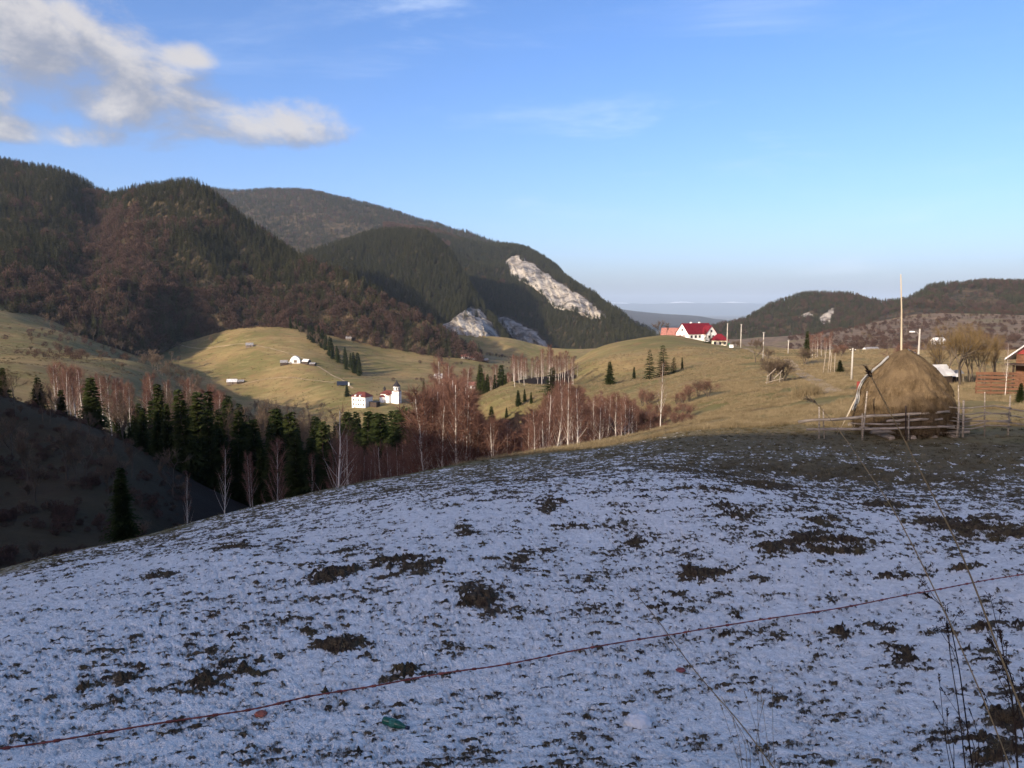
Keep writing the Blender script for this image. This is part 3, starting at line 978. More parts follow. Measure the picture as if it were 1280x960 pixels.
def bare_tree_meshes(seed, h=8.0, spread=0.5, stems=1, twigs=1600, fork=0.25, tw=0.012, tl=(0.35, 0.9), upright=0.55):
    """broad bare crown: trunk, forking limbs, twigs at the ends"""
    g = np.random.default_rng(seed)
    tr, cr = MB(), MB()
    ends = []
    def grow(p, d, L, r, lev):
        n = 4
        pts = [p]
        for i in range(n):
            d = d + g.normal(0, 0.13, 3) + np.array([0, 0, 0.05])
            d = d / np.linalg.norm(d)
            p = p + d * L / n
            pts.append(p)
        tr.tube(pts, np.linspace(r, r * 0.55, n + 1), 6 if lev == 0 else 4, cap=False)
        if lev >= 2:
            ends.extend([(q, d) for q in pts[1:]])
        if lev >= 4:
            return
        k = 3 if lev < 2 else 2
        for i in range(k + (g.random() < 0.4)):
            th = g.random() * 6.283
            o = np.array([math.cos(th), math.sin(th), 0.0])
            d2 = d * upright * 1.5 + o * spread + np.array([0, 0, 0.18])
            d2 /= np.linalg.norm(d2)
            q = pts[-1] if i == 0 else pts[g.integers(2, n + 1)]
            grow(q, d2, L * g.uniform(0.58, 0.82), r * 0.55, lev + 1)
    for s in range(stems):
        th = s * 6.283 / max(1, stems) + g.random()
        off = np.array([math.cos(th), math.sin(th), 0]) * (0.25 * h / 8 if stems > 1 else 0)
        d = np.array([math.cos(th) * (0.18 if stems > 1 else 0.04), math.sin(th) * (0.18 if stems > 1 else 0.04), 1.0])
        grow(off, d / np.linalg.norm(d), h * (0.34 if stems == 1 else 0.30) * g.uniform(0.9, 1.1), 0.02 * h, 0 if stems < 3 else 1)
    E = np.array([e[0] for e in ends]); D = np.array([e[1] for e in ends])
    j = g.integers(0, len(E), twigs)
    d = D[j] + g.normal(0, 0.55, (twigs, 3)); d /= np.linalg.norm(d, axis=1, keepdims=True)
    twig_strips(cr, E[j], d, g.uniform(*tl, twigs) * h / 8, np.full(twigs, tw) * g.uniform(0.7, 1.4, twigs), g, 0.05)
    return tr, cr


LIB = {}
def lib(key, parts):
    LIB[key] = parts            # list of (part name, mesh)

for i in range(4):
    mb = spruce_crown(100 + i, 34, 13, (0.17, 0.20, 0.23, 0.19)[i])
    lib(('spruce', i), [('trunk', MB().tube([(0, 0, -0.03), (0, 0, 0.5), (0.002, 0, 0.96)], [0.017, 0.011, 0.002], 6).mesh('trunk', M_BARK)), ('crown', mb.mesh('crown', M_SPRUCE))])
for i in range(3):
    mb = spruce_crown(150 + i, 19, 10, (0.27, 0.30, 0.25)[i], 5, 0.08, 0.25)
    lib(('pine', i), [('trunk', MB().tube([(0, 0, -0.03), (0.01, 0, 0.5), (0.002, 0, 0.96)], [0.02, 0.013, 0.002], 6).mesh('trunk', M_BARK)), ('crown', mb.mesh('crown', M_SPRUCE))])
for i in range(6):
    h = (15, 16, 14, 13, 15, 12)[i]
    t, c = birch_meshes(200 + i, h, (1900, 1500, 2200, 1900, 1300, 2100)[i], (1.25, 1.4, 1.0, 1.0, 1.3, 0.9)[i], low=(0.25, 0.30, 0.2, 0.35, 0.4, 0.15)[i])
    for mb_, nm, mt in ((t, 'trunk', M_BIRCH), (c, 'crown', M_BIRCH_TWIG)):
        for a in mb_.V:
            a /= h
    lib(('birch', i), [('trunk', t.mesh('trunk', M_BIRCH, True)), ('crown', c.mesh('crown', M_BIRCH_TWIG))])
# a lone birch with few twigs
for i in range(2):
    t, c = birch_meshes(260 + i, 15, 420, 1.25, low=0.28)
    for mb_ in (t, c):
        for a in mb_.V:
            a /= 15
    lib(('lone_birch', i), [('trunk', t.mesh('trunk', M_BIRCH, True)), ('crown', c.mesh('crown', M_BIRCH_TWIG))])
for key, mat, args in (('bare', M_GREY_TWIG, dict(spread=0.62, twigs=1700)), ('bush', M_GREY_TWIG, dict(spread=0.85, stems=5, twigs=1500, tl=(0.6, 1.5), tw=0.02)),
                       ('red_bush', M_BIRCH_TWIG, dict(spread=0.7, stems=5, twigs=1500, tl=(0.6, 1.5), tw=0.018)), ('willow', M_WILLOW_TWIG, dict(spread=0.5, stems=2, twigs=2600, tl=(0.4, 1.0), tw=0.008))):
    for i in range(3):
        t, c = bare_tree_meshes(300 + i * 11 + len(key), 8.0, **args)
        for mb_ in (t, c):
            for a in mb_.V:
                a /= 8.0
        top = max(a[:, 2].max() for a in c.V)
        for mb_ in (t, c):
            for a in mb_.V:
                a /= top
        lib((key, i), [('trunk', t.mesh('trunk', M_BARK, True)), ('crown', c.mesh('crown', mat))])

NAMES = {'pine': ('pine_tree', 'tree'), 'spruce': ('spruce_tree', 'tree'), 'birch': ('birch_tree', 'tree'), 'lone_birch': ('birch_tree', 'tree'), 'bare': ('bare_tree', 'tree'), 'bush': ('bare_bush', 'bush'), 'red_bush': ('bare_bush', 'bush'), 'willow': ('bare_tree', 'tree')}
NVAR = {'pine': 3, 'spruce': 4, 'birch': 6, 'lone_birch': 2, 'bare': 3, 'bush': 3, 'red_bush': 3, 'willow': 3}
tree_rng = np.random.default_rng(99)

def plant_xy(kind, x, y, h, label, group=None, var=None, wide=1.0, z=None):
    name, cat = NAMES[kind]
    v = int(tree_rng.integers(NVAR[kind])) if var is None else var
    z = float(ground_z(x, y)) if z is None else z
    w = h * wide * tree_rng.uniform(0.78, 1.25)
    t = thing(name, label, cat, (x, y, z - 0.02 * h), tree_rng.random() * 6.28, group, (w, w, h))
    t.rotation_euler[0], t.rotation_euler[1] = tree_rng.normal(0, 0.025), tree_rng.normal(0, 0.025)
    for pn, me in LIB[(kind, v)]:
        link(pn, me, t)
    return t


def plant(kind, px, Y, h=None, label='', group=None, top=None, **kw):
    """at a pixel column and distance; with top (pixel row of its tip) the height follows"""
    x = float(P(px, 500, Y)[0])
    z = float(ground_z(x, Y))
    if top is not None:
        h = float(P(px, top, Y)[2]) - z
        if h < 1.0:
            return None
    return plant_xy(kind, x, Y, h, label, group, z=z, **kw)


# ---- forests on the mountains: each one mass of thousands of trees
def far_spruce(seed):
    return spruce_crown(seed, 13, 9, 0.19, 3, 0.02, 0.95).mesh('far_spruce', M_SPRUCE_FAR)

def far_beech(seed):
    g = np.random.default_rng(seed)
    mb = MB()
    n = 260
    d = g.normal(0, 1, (n, 3)); d /= np.linalg.norm(d, axis=1, keepdims=True)
    r = g.uniform(0.35, 1.0, (n, 1)) ** 0.6
    p = d * r * np.array([0.33, 0.33, 0.40]) + np.array([0, 0, 0.60])
    p += 0.05 * np.sin(d * 9 + seed)
    out = d * 0.6 + np.array([0, 0, 0.7]) + g.normal(0, 0.4, (n, 3)); out /= np.linalg.norm(out, axis=1, keepdims=True)
    twig_strips(mb, p, out, g.uniform(0.10, 0.22, n), np.full(n, 0.016), g, 0.0)
    mb.tube([(0, 0, -0.02), (0, 0, 0.5)], [0.02, 0.012], 4)
    return mb.mesh('far_beech', M_BEECH_FAR)


def instancer(meshes, name):
    """geometry nodes: put one of the meshes on every point, turned and sized by the point's own values"""
    src = bpy.data.collections.new(name + '_kinds')
    for i, me in enumerate(meshes):
        src.objects.link(bpy.data.objects.new('%s_%02d' % (name, i), me))
    ng = bpy.data.node_groups.new(name, 'GeometryNodeTree')
    ng.interface.new_socket('Geometry', in_out='INPUT', socket_type='NodeSocketGeometry')
    ng.interface.new_socket('Geometry', in_out='OUTPUT', socket_type='NodeSocketGeometry')
    k = NT(ng)
    gi, go = k.n('NodeGroupInput'), k.n('NodeGroupOutput')
    ci = k.n('GeometryNodeCollectionInfo', {'Separate Children': True, 'Reset Children': True})
    ci.inputs['Collection'].default_value = src
    att = lambda nm, ty='FLOAT': k.n('GeometryNodeInputNamedAttribute', {'Name': nm}, data_type=ty)
    ti = att('kind_index', 'INT').outputs['Attribute']
    rz = att('turn').outputs['Attribute']; sc = att('size').outputs['Attribute']; wd = att('wide').outputs['Attribute']
    cx = k.n('ShaderNodeCombineXYZ', {'Z': rz})
    ws = k.math('MULTIPLY', sc, wd)
    cs = k.n('ShaderNodeCombineXYZ', {'X': ws, 'Y': ws, 'Z': sc})
    ip = k.n('GeometryNodeInstanceOnPoints', {'Points': gi.outputs[0], 'Instance': ci.outputs[0], 'Pick Instance': True, 'Instance Index': ti, 'Rotation': cx.outputs[0], 'Scale': cs.outputs[0]})
    ng.links.new(ip.outputs[0], go.inputs[0])
    return ng


def scatter_object(name, pts, idx, size, wide, ng, label, cat):
    me = bpy.data.meshes.new(name)
    n = len(pts)
    me.vertices.add(n); me.vertices.foreach_set('co', np.asarray(pts, np.float32).ravel())
    g = np.random.default_rng(n)
    for nm, a, ty in (('turn', g.random(n) * 6.283, 'FLOAT'), ('size', size, 'FLOAT'), ('wide', np.broadcast_to(wide, (n,)), 'FLOAT'), ('kind_index', idx, 'INT')):
        at = me.attributes.new(nm, ty, 'POINT')
        at.data.foreach_set('value', np.asarray(a, np.int32 if ty == 'INT' else np.float32))
    o = link(name, me)
    md = o.modifiers.new('scatter', 'NODES'); md.node_group = ng
    return tag(o, label, cat, kind='stuff')

NG_FOREST = instancer([far_spruce(1), far_spruce(2), far_spruce(3), far_beech(4), far_beech(5), far_beech(6)], 'forest_tree')

def forest(mt, n, seed, beech, size, label, keep=None, tmax=None):
    q = mt.scatter(n, seed, keep, tmax)
    g = np.random.default_rng(seed)
    px, py = to_pixel(q[:, 0], q[:, 1], q[:, 2])
    isb = g.random(len(q)) < beech(px, py, q)
    idx = np.where(isb, 3 + g.integers(0, 3, len(q)), g.integers(0, 3, len(q)))
    sz = size * g.uniform(0.65, 1.25, len(q)) * np.where(isb, 0.85, 1.0)
    q = q.copy(); q[:, 2] -= 0.4
    scatter_object('forest', q, idx, sz, np.where(isb, 1.1, g.uniform(1.0, 1.5, len(q))), NG_FOREST, label, 'forest')

def beech_left(px, py, q):
    n = fbm(q[:, 0] / 90, q[:, 1] / 90, 3, 77)
    blob = np.exp(-(((px - 150) / 55) ** 2 + ((py - 315) / 48) ** 2))
    low = sstep(py, 330, 385)
    return np.clip(-0.02 + 0.9 * blob + 0.5 * low + 0.5 * n, 0.01, 0.95)
CLEAR_LEFT = lambda q, g: ~in_poly(*to_pixel(q[:, 0], q[:, 1], q[:, 2]), [(-500, 392), (60, 396), (95, 412), (60, 425), (-500, 420)])
forest(left_mountain, 20000, 1, beech_left, 14.0, 'dark forest of spruces and bare russet beeches covering the double-topped near mountain', CLEAR_LEFT, 3.35)
forest(middle_mountain, 12000, 2, lambda px, py, q: np.clip(0.08 + 0.5 * fbm(q[:, 0] / 150, q[:, 1] / 150, 3, 78), 0.01, 0.9), 15.0, 'green spruce forest on the cone-shaped middle mountain above the white cliff foot', None, 3.3)
forest(cliff_mountain, 20000, 3, lambda px, py, q: np.clip(0.32 + 0.6 * fbm(q[:, 0] / 200, q[:, 1] / 200, 3, 79), 0.05, 0.95), 14.0, 'grey-brown mixed forest on the mountain with the long pale cliff band', None, 3.3)
forest(back_mountain, 22000, 4, lambda px, py, q: np.clip(0.04 + 0.4 * fbm(q[:, 0] / 400, q[:, 1] / 400, 3, 80), 0.05, 0.9), 17.0, 'bluish dark forest on the highest ridge behind the other mountains',
       lambda q, g: fbm(q[:, 0] / 300, q[:, 1] / 300, 3, 81) < 0.42, 2.3)
def keep_right(q, g):
    px, py = to_pixel(q[:, 0], q[:, 1], q[:, 2])
    n = 8 * fbm(px / 12, py / 8, 3, 82)
    clear = in_poly(px + n, py + n * 0.5, [(1180, 372), (1205, 360), (1225, 360), (1248, 372), (1244, 382), (1215, 380), (1208, 388), (1195, 380)]) | in_poly(px + n, py, [(1095, 398), (1135, 385), (1165, 386), (1175, 400), (1160, 420), (1100, 420)])
    low = py + n * 0.6 > np.interp(px, [900, 1000, 1060, 1100, 1150, 1200, 1280, 1500], [440, 425, 410, 400, 398, 398, 402, 402])
    return ~(clear & (g.random(len(q)) < 0.93)) & ~(low & (g.random(len(q)) < 0.8))
forest(right_mountain, 20000, 5, lambda px, py, q: np.clip(0.15 + 0.6 * fbm(q[:, 0] / 150, q[:, 1] / 150, 3, 83), 0.05, 0.9), 12.0, 'dark forest on the twin-topped mountain beyond the haystack', keep_right, 2.3)

def scrub():
    gg = np.random.default_rng(21)
    n = 3200
    px, Y = gg.uniform(985, 1330, n), np.exp(gg.uniform(math.log(430), math.log(1180), n))
    px2, Y2 = gg.uniform(480, 720, 700), gg.uniform(620, 1150, 700)
    px3, Y3 = gg.uniform(-60, 190, 350), gg.uniform(380, 640, 350)
    px, Y = np.concatenate([px, px2, px3]), np.concatenate([Y, Y2, Y3])
    x = P(px, 420, Y)[:, 0]
    keep = fbm(x / 45, Y / 45, 3, 87) > np.where(px > 900, -0.10, 0.16)
    x, Y = x[keep], Y[keep]
    z = ground_z(x, Y)
    isb = gg.random(len(x)) < 0.9
    pxs, Ys = gg.uniform(-80, 235, 1500), np.exp(gg.uniform(math.log(48), math.log(150), 1500))
    xs = P(pxs, 560, Ys)[:, 0]
    ks = fbm(xs / 9, Ys / 9, 3, 88) > -0.05
    x, Y, z = np.concatenate([x, xs[ks]]), np.concatenate([Y, Ys[ks]]), np.concatenate([z, ground_z(xs[ks], Ys[ks])])
    isb = np.concatenate([isb, np.ones(ks.sum(), bool)])
    sz = np.concatenate([gg.uniform(1.4, 5.0, len(isb) - ks.sum()), gg.uniform(0.3, 1.1, ks.sum())])
    scatter_object('scrub', np.stack([x, Y, z - 0.2], -1), np.where(isb, gg.integers(3, 6, len(x)), gg.integers(0, 3, len(x))), sz, 1.3, NG_FOREST, 'brown scrub and hedges dotted over the far slopes and the shaded spur', 'scrub')
scrub()
# ------------------------------------------------------------------ single trees
g = np.random.default_rng(5)
def crowd(kind, n, pxr, Yr, topr, label, group, avoid=None, wide=1.0, hr=None):
    made = []
    tries = 0
    while len(made) < n and tries < n * 12:
        tries += 1
        px, Y = g.uniform(*pxr), g.uniform(*Yr)
        if any(abs(px - a) < 3.0 and abs(Y - b) < 0.03 * Y for a, b in made):
            continue
        if avoid and avoid(px, Y):
            continue
        if hr:
            o = plant(kind, px, Y, g.uniform(*hr), label, group, wide=wide)
        else:
            t0 = topr(px) if callable(topr) else topr[0]
            t1 = t0 + (topr[1] - topr[0] if not callable(topr) else 44 if kind == 'spruce' else 28)
            o = plant(kind, px, Y, None, label, group, top=g.uniform(t0, t1), wide=wide)
        if o is not None:
            made.append((px, Y))

# birch thicket below the brow
crowd('birch', 125, (535, 722), (78, 145), lambda p: np.interp(p, [535, 560, 580, 592, 620, 665, 684, 700, 722], [484, 468, 474, 510, 524, 518, 490, 476, 482]), 'slender russet-twigged birch in the sunlit thicket below the snowy brow', 'birches of the sunlit thicket', wide=1.05)
crowd('birch', 46, (425, 545), (95, 150), lambda p: np.interp(p, [425, 445, 480, 525, 545], [532, 552, 556, 545, 500]), 'thin bare birch in the shaded lower wood in front of the monastery', 'birches of the shaded wood', wide=0.8)
crowd('birch', 5, (250, 425), (95, 130), lambda p: np.interp(p, [250, 425], [560, 540]), 'thin dim birch in the dark hollow among black spruces', 'birches in the dark hollow', wide=0.7)
crowd('birch', 44, (640, 722), (255, 335), lambda p: np.interp(p, [630, 660, 690, 722], [452, 434, 428, 440]), 'close-set birch with white trunk on the bank left of the house hill', 'birches on the bank by the house hill', wide=0.75)
crowd('birch', 14, (715, 800), (110, 200), lambda p: np.interp(p, [715, 800], [482, 498]), 'small bare birch in the scrub under the house hill', 'birches in the scrub under the house hill', wide=0.9)
crowd('red_bush', 22, (700, 815), (95, 150), None, 'low russet bush at the foot of the grassy hill below the red-roofed house', 'russet bushes below the house hill', hr=(2.0, 4.2))
crowd('red_bush', 20, (560, 700), (66, 95), None, 'low russet bush under the birches below the snowy brow', 'russet bushes under the birches', hr=(1.6, 4.0))
crowd('bush', 16, (430, 600), (70, 110), None, 'low bare bush in the shaded wood below the snowy brow', 'bare bushes in the shaded wood', hr=(2.0, 4.0))
crowd('birch', 48, (718, 815), (76, 140), lambda p: np.interp(p, [722, 745, 775, 800, 815], [484, 490, 488, 502, 516]), 'small loose birch in the sunny scrub right of the thicket', 'birches right of the thicket', wide=1.1)
crowd('red_bush', 24, (790, 866), (78, 125), None, 'low russet bush behind the lone young birch', 'russet bushes behind the lone birch', hr=(1.2, 2.6))
# birches that stand out
plant('lone_birch', 415, 88, None, 'tall lone birch with forked white trunk in front of the dark spruces', top=508, var=0)
plant('lone_birch', 826, 72, None, 'lone young birch with white trunk on the pale grassy brow', top=452, var=1, wide=0.8)
plant('birch', 709, 76, None, 'white birch with straight trunk leaning over the middle of the snowy brow', top=478, var=4)
plant('lone_birch', 684, 84, None, 'birch with white trunk beside the straight one at the brow', top=492, var=0)
plant('lone_birch', 273, 40, None, 'slim pale birch trunk rising out of the dark hollow', top=560, var=1, wide=0.6)
plant('lone_birch', 226, 40, None, 'short dim birch left of the slim pale one in the hollow', top=590, var=0, wide=0.6)
crowd('birch', 9, (66, 106), (180, 240), (448, 470), 'birch with bright white trunk behind the shaded spur', 'birches behind the shaded spur', wide=0.8)
crowd('birch', 30, (120, 275), (190, 290), lambda p: np.interp(p, [120, 200, 275], [462, 466, 482]), 'russet bare birch on the valley edge left of the dark spruces', 'russet birches at the valley edge', wide=0.95)
crowd('birch', 10, (1008, 1036), (205, 260), (410, 425), 'russet birch in the small copse behind the leaning poles', 'birches of the small copse', wide=0.8)
crowd('birch', 12, (540, 640), (330, 480), (448, 475), 'reddish birch in the far thicket beyond the pale bank', 'birches beyond the pale bank', wide=0.9)
crowd('red_bush', 26, (520, 640), (380, 560), None, 'russet bush on the slope right of the monastery', 'russet bushes right of the monastery', hr=(4.0, 8.0), wide=1.1)

crowd('bare', 16, (0, 215), (62, 118), None, 'dim bare tree on the shaded spur across the hollow', 'bare trees on the shaded spur', hr=(4, 8), wide=0.8)
crowd('bush', 24, (0, 225), (50, 118), None, 'dim bush on the shaded spur across the hollow', 'bushes on the shaded spur', hr=(0.8, 2.2))
# spruces
crowd('bare', 34, (150, 425), (135, 250), lambda p: 478 + 0.13 * (p - 150) + 14 * math.sin(p * 0.11), 'dark bare tree standing among the dark valley spruces', 'bare trees among the valley spruces', wide=0.6)
crowd('spruce', 145, (140, 430), (120, 250), lambda p: np.interp(p, [140, 190, 220, 300, 350, 430], [520, 488, 484, 500, 512, 524]) + 16 * math.sin(p * 0.17) * math.sin(p * 0.053), 'dark spruce in the shaded valley wood', 'spruces of the shaded valley wood', wide=0.95)
crowd('spruce', 60, (430, 545), (150, 235), lambda p: np.interp(p, [425, 470, 520, 548], [506, 510, 502, 508]), 'green spruce with sunlit top below the monastery', 'spruces below the monastery')
plant('spruce', 146, 60, None, 'lone black spruce standing behind the lower left of the snowy brow', top=581, var=2, wide=1.25)
for px, Y, top, lab in ((115, 150, 469, 'slim dark spruce on the crest of the shaded spur'), (47, 155, 470, 'small round-topped spruce on the crest of the shaded spur'), (5, 150, 458, 'broad dark spruce at the high end of the shaded spur'), (76, 160, 486, 'low spruce beside the white birch trunks on the spur')):
    plant('spruce', px, Y, None, lab, top=top, wide=1.25)
for px, Y, top, w, lab in ((690, 225, 458, 1.7, 'bushy dark pine standing between birches on the pale bank'), (648, 222, 487, 1.2, 'left spruce of the trio on the pale bank'), (656, 226, 486, 1.0, 'middle spruce of the trio on the pale bank'), (664, 222, 489, 1.1, 'right spruce of the trio on the pale bank'),
                         (614, 205, 507, 1.3, 'small sunlit spruce low on the pale bank'), (633, 215, 509, 1.0, 'tiny spruce between the trio and the small sunlit spruce'), (762, 240, 451, 1.15, 'dark slender spruce at the foot of the house hill'), (792, 250, 458, 1.1, 'small green spruce at the foot of the house hill'),
                         (812, 235, 436, 1.5, 'broad green pine on the house hill, left of the pair'), (829, 240, 430, 1.6, 'tall green pine on the house hill, right of the pair'), (841, 244, 446, 1.5, 'low dark pine right of the tall pair'), (852, 250, 446, 1.0, 'tiny round spruce alone on the meadow of the house hill'),
                         (880, 370, 411, 1.6, 'dark green garden pine in front of the white house'), (886, 372, 415, 1.4, 'lower garden pine beside the dark green one'), (1006, 230, 413, 0.9, 'slim dark spruce in the small copse behind the poles'), (1275, 62, 478, 1.5, 'dark green young spruce by the wooden yard fence')):
    plant('pine' if 'pine' in lab else 'spruce', px, Y, None, lab, top=top, wide=0.85 * w if 'pine' in lab else w)
crowd('spruce', 12, (590, 640), (300, 360), (452, 475), 'dark spruce in the dip left of the birch bank', 'spruces left of the birch bank')
for i in range(30):
    f = i / 29
    px, Y = 362 + 90 * f ** 0.9 + g.normal(0, 3), 860 - 190 * f + g.normal(0, 6)
    plant('spruce', px, Y, g.uniform(13, 19) if f > 0.3 else g.uniform(9, 14), 'dark spruce in the diagonal row across the monastery fields', 'spruces of the diagonal row', wide=1.2)
for i in range(14):
    f = i / 13
    plant('bare', 372 + 50 * f + g.normal(0, 3), 830 - 90 * f, g.uniform(8, 12), 'bare grey tree mixed into the diagonal row of spruces', 'bare trees of the diagonal row')
plant('spruce', 434, 560, 9, 'small spruce just above the monastery residence', wide=1.1)
plant('spruce', 530, 560, 13, 'single spruce on the meadow right of the church', wide=1.1)

# bare trees and bushes
plant('bare', 824, 395, 8.5, 'dark bare tree beside the pink barn roof', wide=1.0)
plant('bare', 832, 400, 7.0, 'lower bare tree touching the pink barn', wide=1.1)
plant('bare', 943, 215, 7.5, 'squat bare fruit tree with pale trunk on the saddle meadow', wide=1.0)
plant('bush', 958, 240, 5.0, 'spreading grey bush right of the squat fruit tree')
plant('bush', 963, 128, 5.2, 'grey bush left of the pale timber frame', wide=1.1)
plant('bush', 978, 130, 5.0, 'grey bush right of the pale timber frame', wide=1.1)
plant('bush', 1005, 190, 5.0, 'purplish grey bush below the small copse', wide=1.0)
plant('bush', 873, 125, 3.4, 'grey bush on the bank above the lone young birch')
plant('red_bush', 885, 120, 3.0, 'russet bush on the bank right of the lone young birch', wide=1.2)
plant('red_bush', 862, 120, 3.2, 'russet bush on the bank behind the lone young birch', wide=1.2)
crowd('bush', 9, (895, 950), (350, 385), None, 'low grey bush along the track by the red-roofed house', 'bushes along the track by the house', hr=(2.0, 4.0))
for px, Y, top, w, lab in ((1180, 96, 402, 0.75, 'tawny bare tree at the left of the yard clump'), (1200, 92, 393, 0.8, 'tallest tawny tree in the middle of the yard clump'), (1213, 98, 396, 0.8, 'tawny tree just right of the tallest one'), (1228, 94, 405, 0.75, 'greenish bare tree right in the yard clump'), (1243, 100, 412, 0.8, 'low tawny tree at the right of the yard clump'), (1165, 104, 428, 0.9, 'low reddish tree left of the yard clump')):
    plant('willow', px, Y, None, lab, top=top, wide=w)
plant('lone_birch', 1256, 70, None, 'thin white-stemmed birch in front of the wooden house', top=428, var=1, wide=0.55)
plant('red_bush', 1122, 140, None, 'reddish bare tree rising behind the haystack', top=424, wide=0.9)
plant('red_bush', 1135, 150, None, 'second reddish tree rising behind the haystack', top=430, wide=0.9)
crowd('red_bush', 8, (1040, 1060), (240, 320), (428, 438), 'pinkish bush on the slope right of the small copse', 'pinkish bushes right of the copse')
# loose trees and bushes on the far fields
crowd('bush', 60, (560, 690), (640, 1000), None, 'dark scrub bush on the fields below the white cliffs', 'scrub on the fields below the cliffs', hr=(2.5, 6.0), avoid=lambda px, Y: Y < 700 and px > 640)
crowd('bush', 26, (0, 190), (400, 620), None, 'dark bush on the open slope under the double-topped mountain', 'bushes on the open left slope', hr=(2.5, 5.5))
crowd('bare', 30, (60, 300), (560, 800), None, 'bare tree at the lower edge of the mountain forest', 'trees at the forest edge', hr=(8, 14), avoid=lambda px, Y: Y < np.interp(px, [60, 180, 300], [590, 650, 800]))
crowd('bare', 26, (180, 300), (420, 560), None, 'russet bare tree in the dip left of the monastery meadow', 'trees in the dip left of the meadow', hr=(7, 12), avoid=lambda px, Y: Y > np.interp(px, [180, 300], [520, 440]))
crowd('bare', 16, (300, 420), (420, 520), None, 'bare tree on the near edge of the monastery meadow', 'trees at the near edge of the monastery meadow', hr=(6, 11))
crowd('bush', 60, (1020, 1280), (520, 1100), None, 'bush on the brown slope beyond the village', 'bushes on the brown village slope', hr=(2.5, 6.0))

# ---- dry grass and tufts
def blades(n, seed, h, w, spread, lean):
    gg = np.random.default_rng(seed)
    mb = MB()
    p = np.column_stack([gg.normal(0, spread, (n, 2)), np.zeros(n)])
    th = gg.random(n) * 6.283
    l = gg.uniform(0.1, lean, n)
    d = np.stack([np.cos(th) * l, np.sin(th) * l, np.ones(n)], -1); d /= np.linalg.norm(d, axis=1, keepdims=True)
    twig_strips(mb, p, d, gg.uniform(0.45, 1.0, n) * h, np.full(n, w), gg, -0.5)
    return mb
NG_TUFT = instancer([blades(46, 1, 1.0, 0.030, 0.28, 0.9).mesh('tuft', M_TUFT), blades(60, 2, 0.8, 0.026, 0.42, 1.2).mesh('tuft', M_TUFT), blades(34, 3, 1.0, 0.022, 0.22, 0.8).mesh('tuft', M_STRAW), blades(16, 4, 1.3, 0.016, 0.20, 0.5).mesh('tuft', M_STRAW)], 'grass_tuft')
def near_grass():
    gg = np.random.default_rng(12)
    n = 150000
    a = gg.uniform(R(-36), R(36), n); r = np.exp(gg.uniform(math.log(5.2), math.log(62), n))
    x, y = r * np.sin(a), r * np.cos(a)
    b = bare(x, y); sl = snowline(x, y)
    keep = (b + gg.normal(0, 0.10, n) > 0.36) & (gg.random(n) < np.where(sl > 0.5, 0.6, 0.35)) | (gg.random(n) < 0.02)
    x, y, b, r = x[keep], y[keep], b[keep], r[keep]
    z = ground_z(x, y)
    idx = np.where(gg.random(len(x)) < 0.22, gg.integers(2, 4, len(x)), gg.integers(0, 2, len(x)))
    sz = gg.uniform(0.020, 0.075, len(x)) * (0.7 + 1.5 * np.clip(b - 0.35, 0, 0.9)) * np.clip(r / 12, 0.9, 1.8)
    scatter_object('grass', np.stack([x, y, z - 0.01], -1), idx, sz, 1.3, NG_TUFT, 'dark wet grass poking through the thin snow', 'grass')
near_grass()
def field_grass():
    gg = np.random.default_rng(13)
    n = 130000
    px = gg.uniform(560, 1300, n); Y = np.exp(gg.uniform(math.log(44), math.log(330), n))
    x = P(px, 500, Y)[:, 0]; y = Y
    keep = (snowline(x, y) < 0.4) & (litter_shade(x, y) < 0.3) & (fbm(x / 7, y / 7, 3, 95) > -0.08)
    x, y, Y = x[keep], y[keep], Y[keep]
    z = ground_z(x, y)
    sz = gg.uniform(0.14, 0.42, len(x)) * (0.7 + Y / 240)
    scatter_object('dry_grass', np.stack([x, y, z - 0.02], -1), gg.integers(2, 4, len(x)), sz, 1.2, NG_TUFT, 'pale dry grass on the sunny saddle and brow', 'grass')
field_grass()

def pasture_tussocks():
    gg = np.random.default_rng(17)
    n = 26000
    px, Y = gg.uniform(-40, 700, n), np.exp(gg.uniform(math.log(300), math.log(950), n))
    x = P(px, 450, Y)[:, 0]
    keep = (litter_shade(x, Y) < 0.3) & (fbm(x / 22, Y / 22, 3, 97) > 0.02)
    x, Y = x[keep], Y[keep]
    scatter_object('tussocks', np.stack([x, Y, ground_z(x, Y) - 0.03], -1), gg.integers(0, 4, len(x)), gg.uniform(0.3, 0.9, len(x)), 1.5, NG_TUFT, 'rough grass tussocks on the far pastures', 'grass')
pasture_tussocks()

def track(pts, w, mat):
    """worn footpath following the ground"""
    c = np.array([[P(px, 450, Y)[0], Y] for px, Y in pts])
    q = crom(c, np.linspace(0, len(c) - 1, 60))
    t = np.gradient(q, axis=0); t /= np.linalg.norm(t, axis=1, keepdims=True)
    nn = np.stack([-t[:, 1], t[:, 0]], -1)
    ww = w * (0.8 + 0.4 * np.random.default_rng(len(pts)).random(60))[:, None]
    L_, R_ = q + nn * ww, q - nn * ww
    V = np.stack([np.column_stack([L_, ground_z(L_[:, 0], L_[:, 1]) + 0.14]), np.column_stack([R_, ground_z(R_[:, 0], R_[:, 1]) + 0.14])], 1)
    tag(link('path', mesh_np('path', V, Q=grid_faces(60, 2), mats=[mat])), kind='structure')
M_TRACK = plain('worn_earth', (0.30, 0.225, 0.125), 0.3, 0.1)
track([(215, 835), (250, 800), (300, 780), (345, 745), (392, 690), (420, 640), (440, 590)], 0.9, M_TRACK)
track([(300, 650), (340, 655), (380, 640), (425, 610)], 0.7, M_TRACK)
track([(0, 470), (40, 480), (90, 520), (130, 560)], 0.7, M_TRACK)
track([(905, 378), (935, 330), (965, 270), (985, 210), (1000, 160), (1020, 120), (1045, 90)], 1.0, M_TRACK)
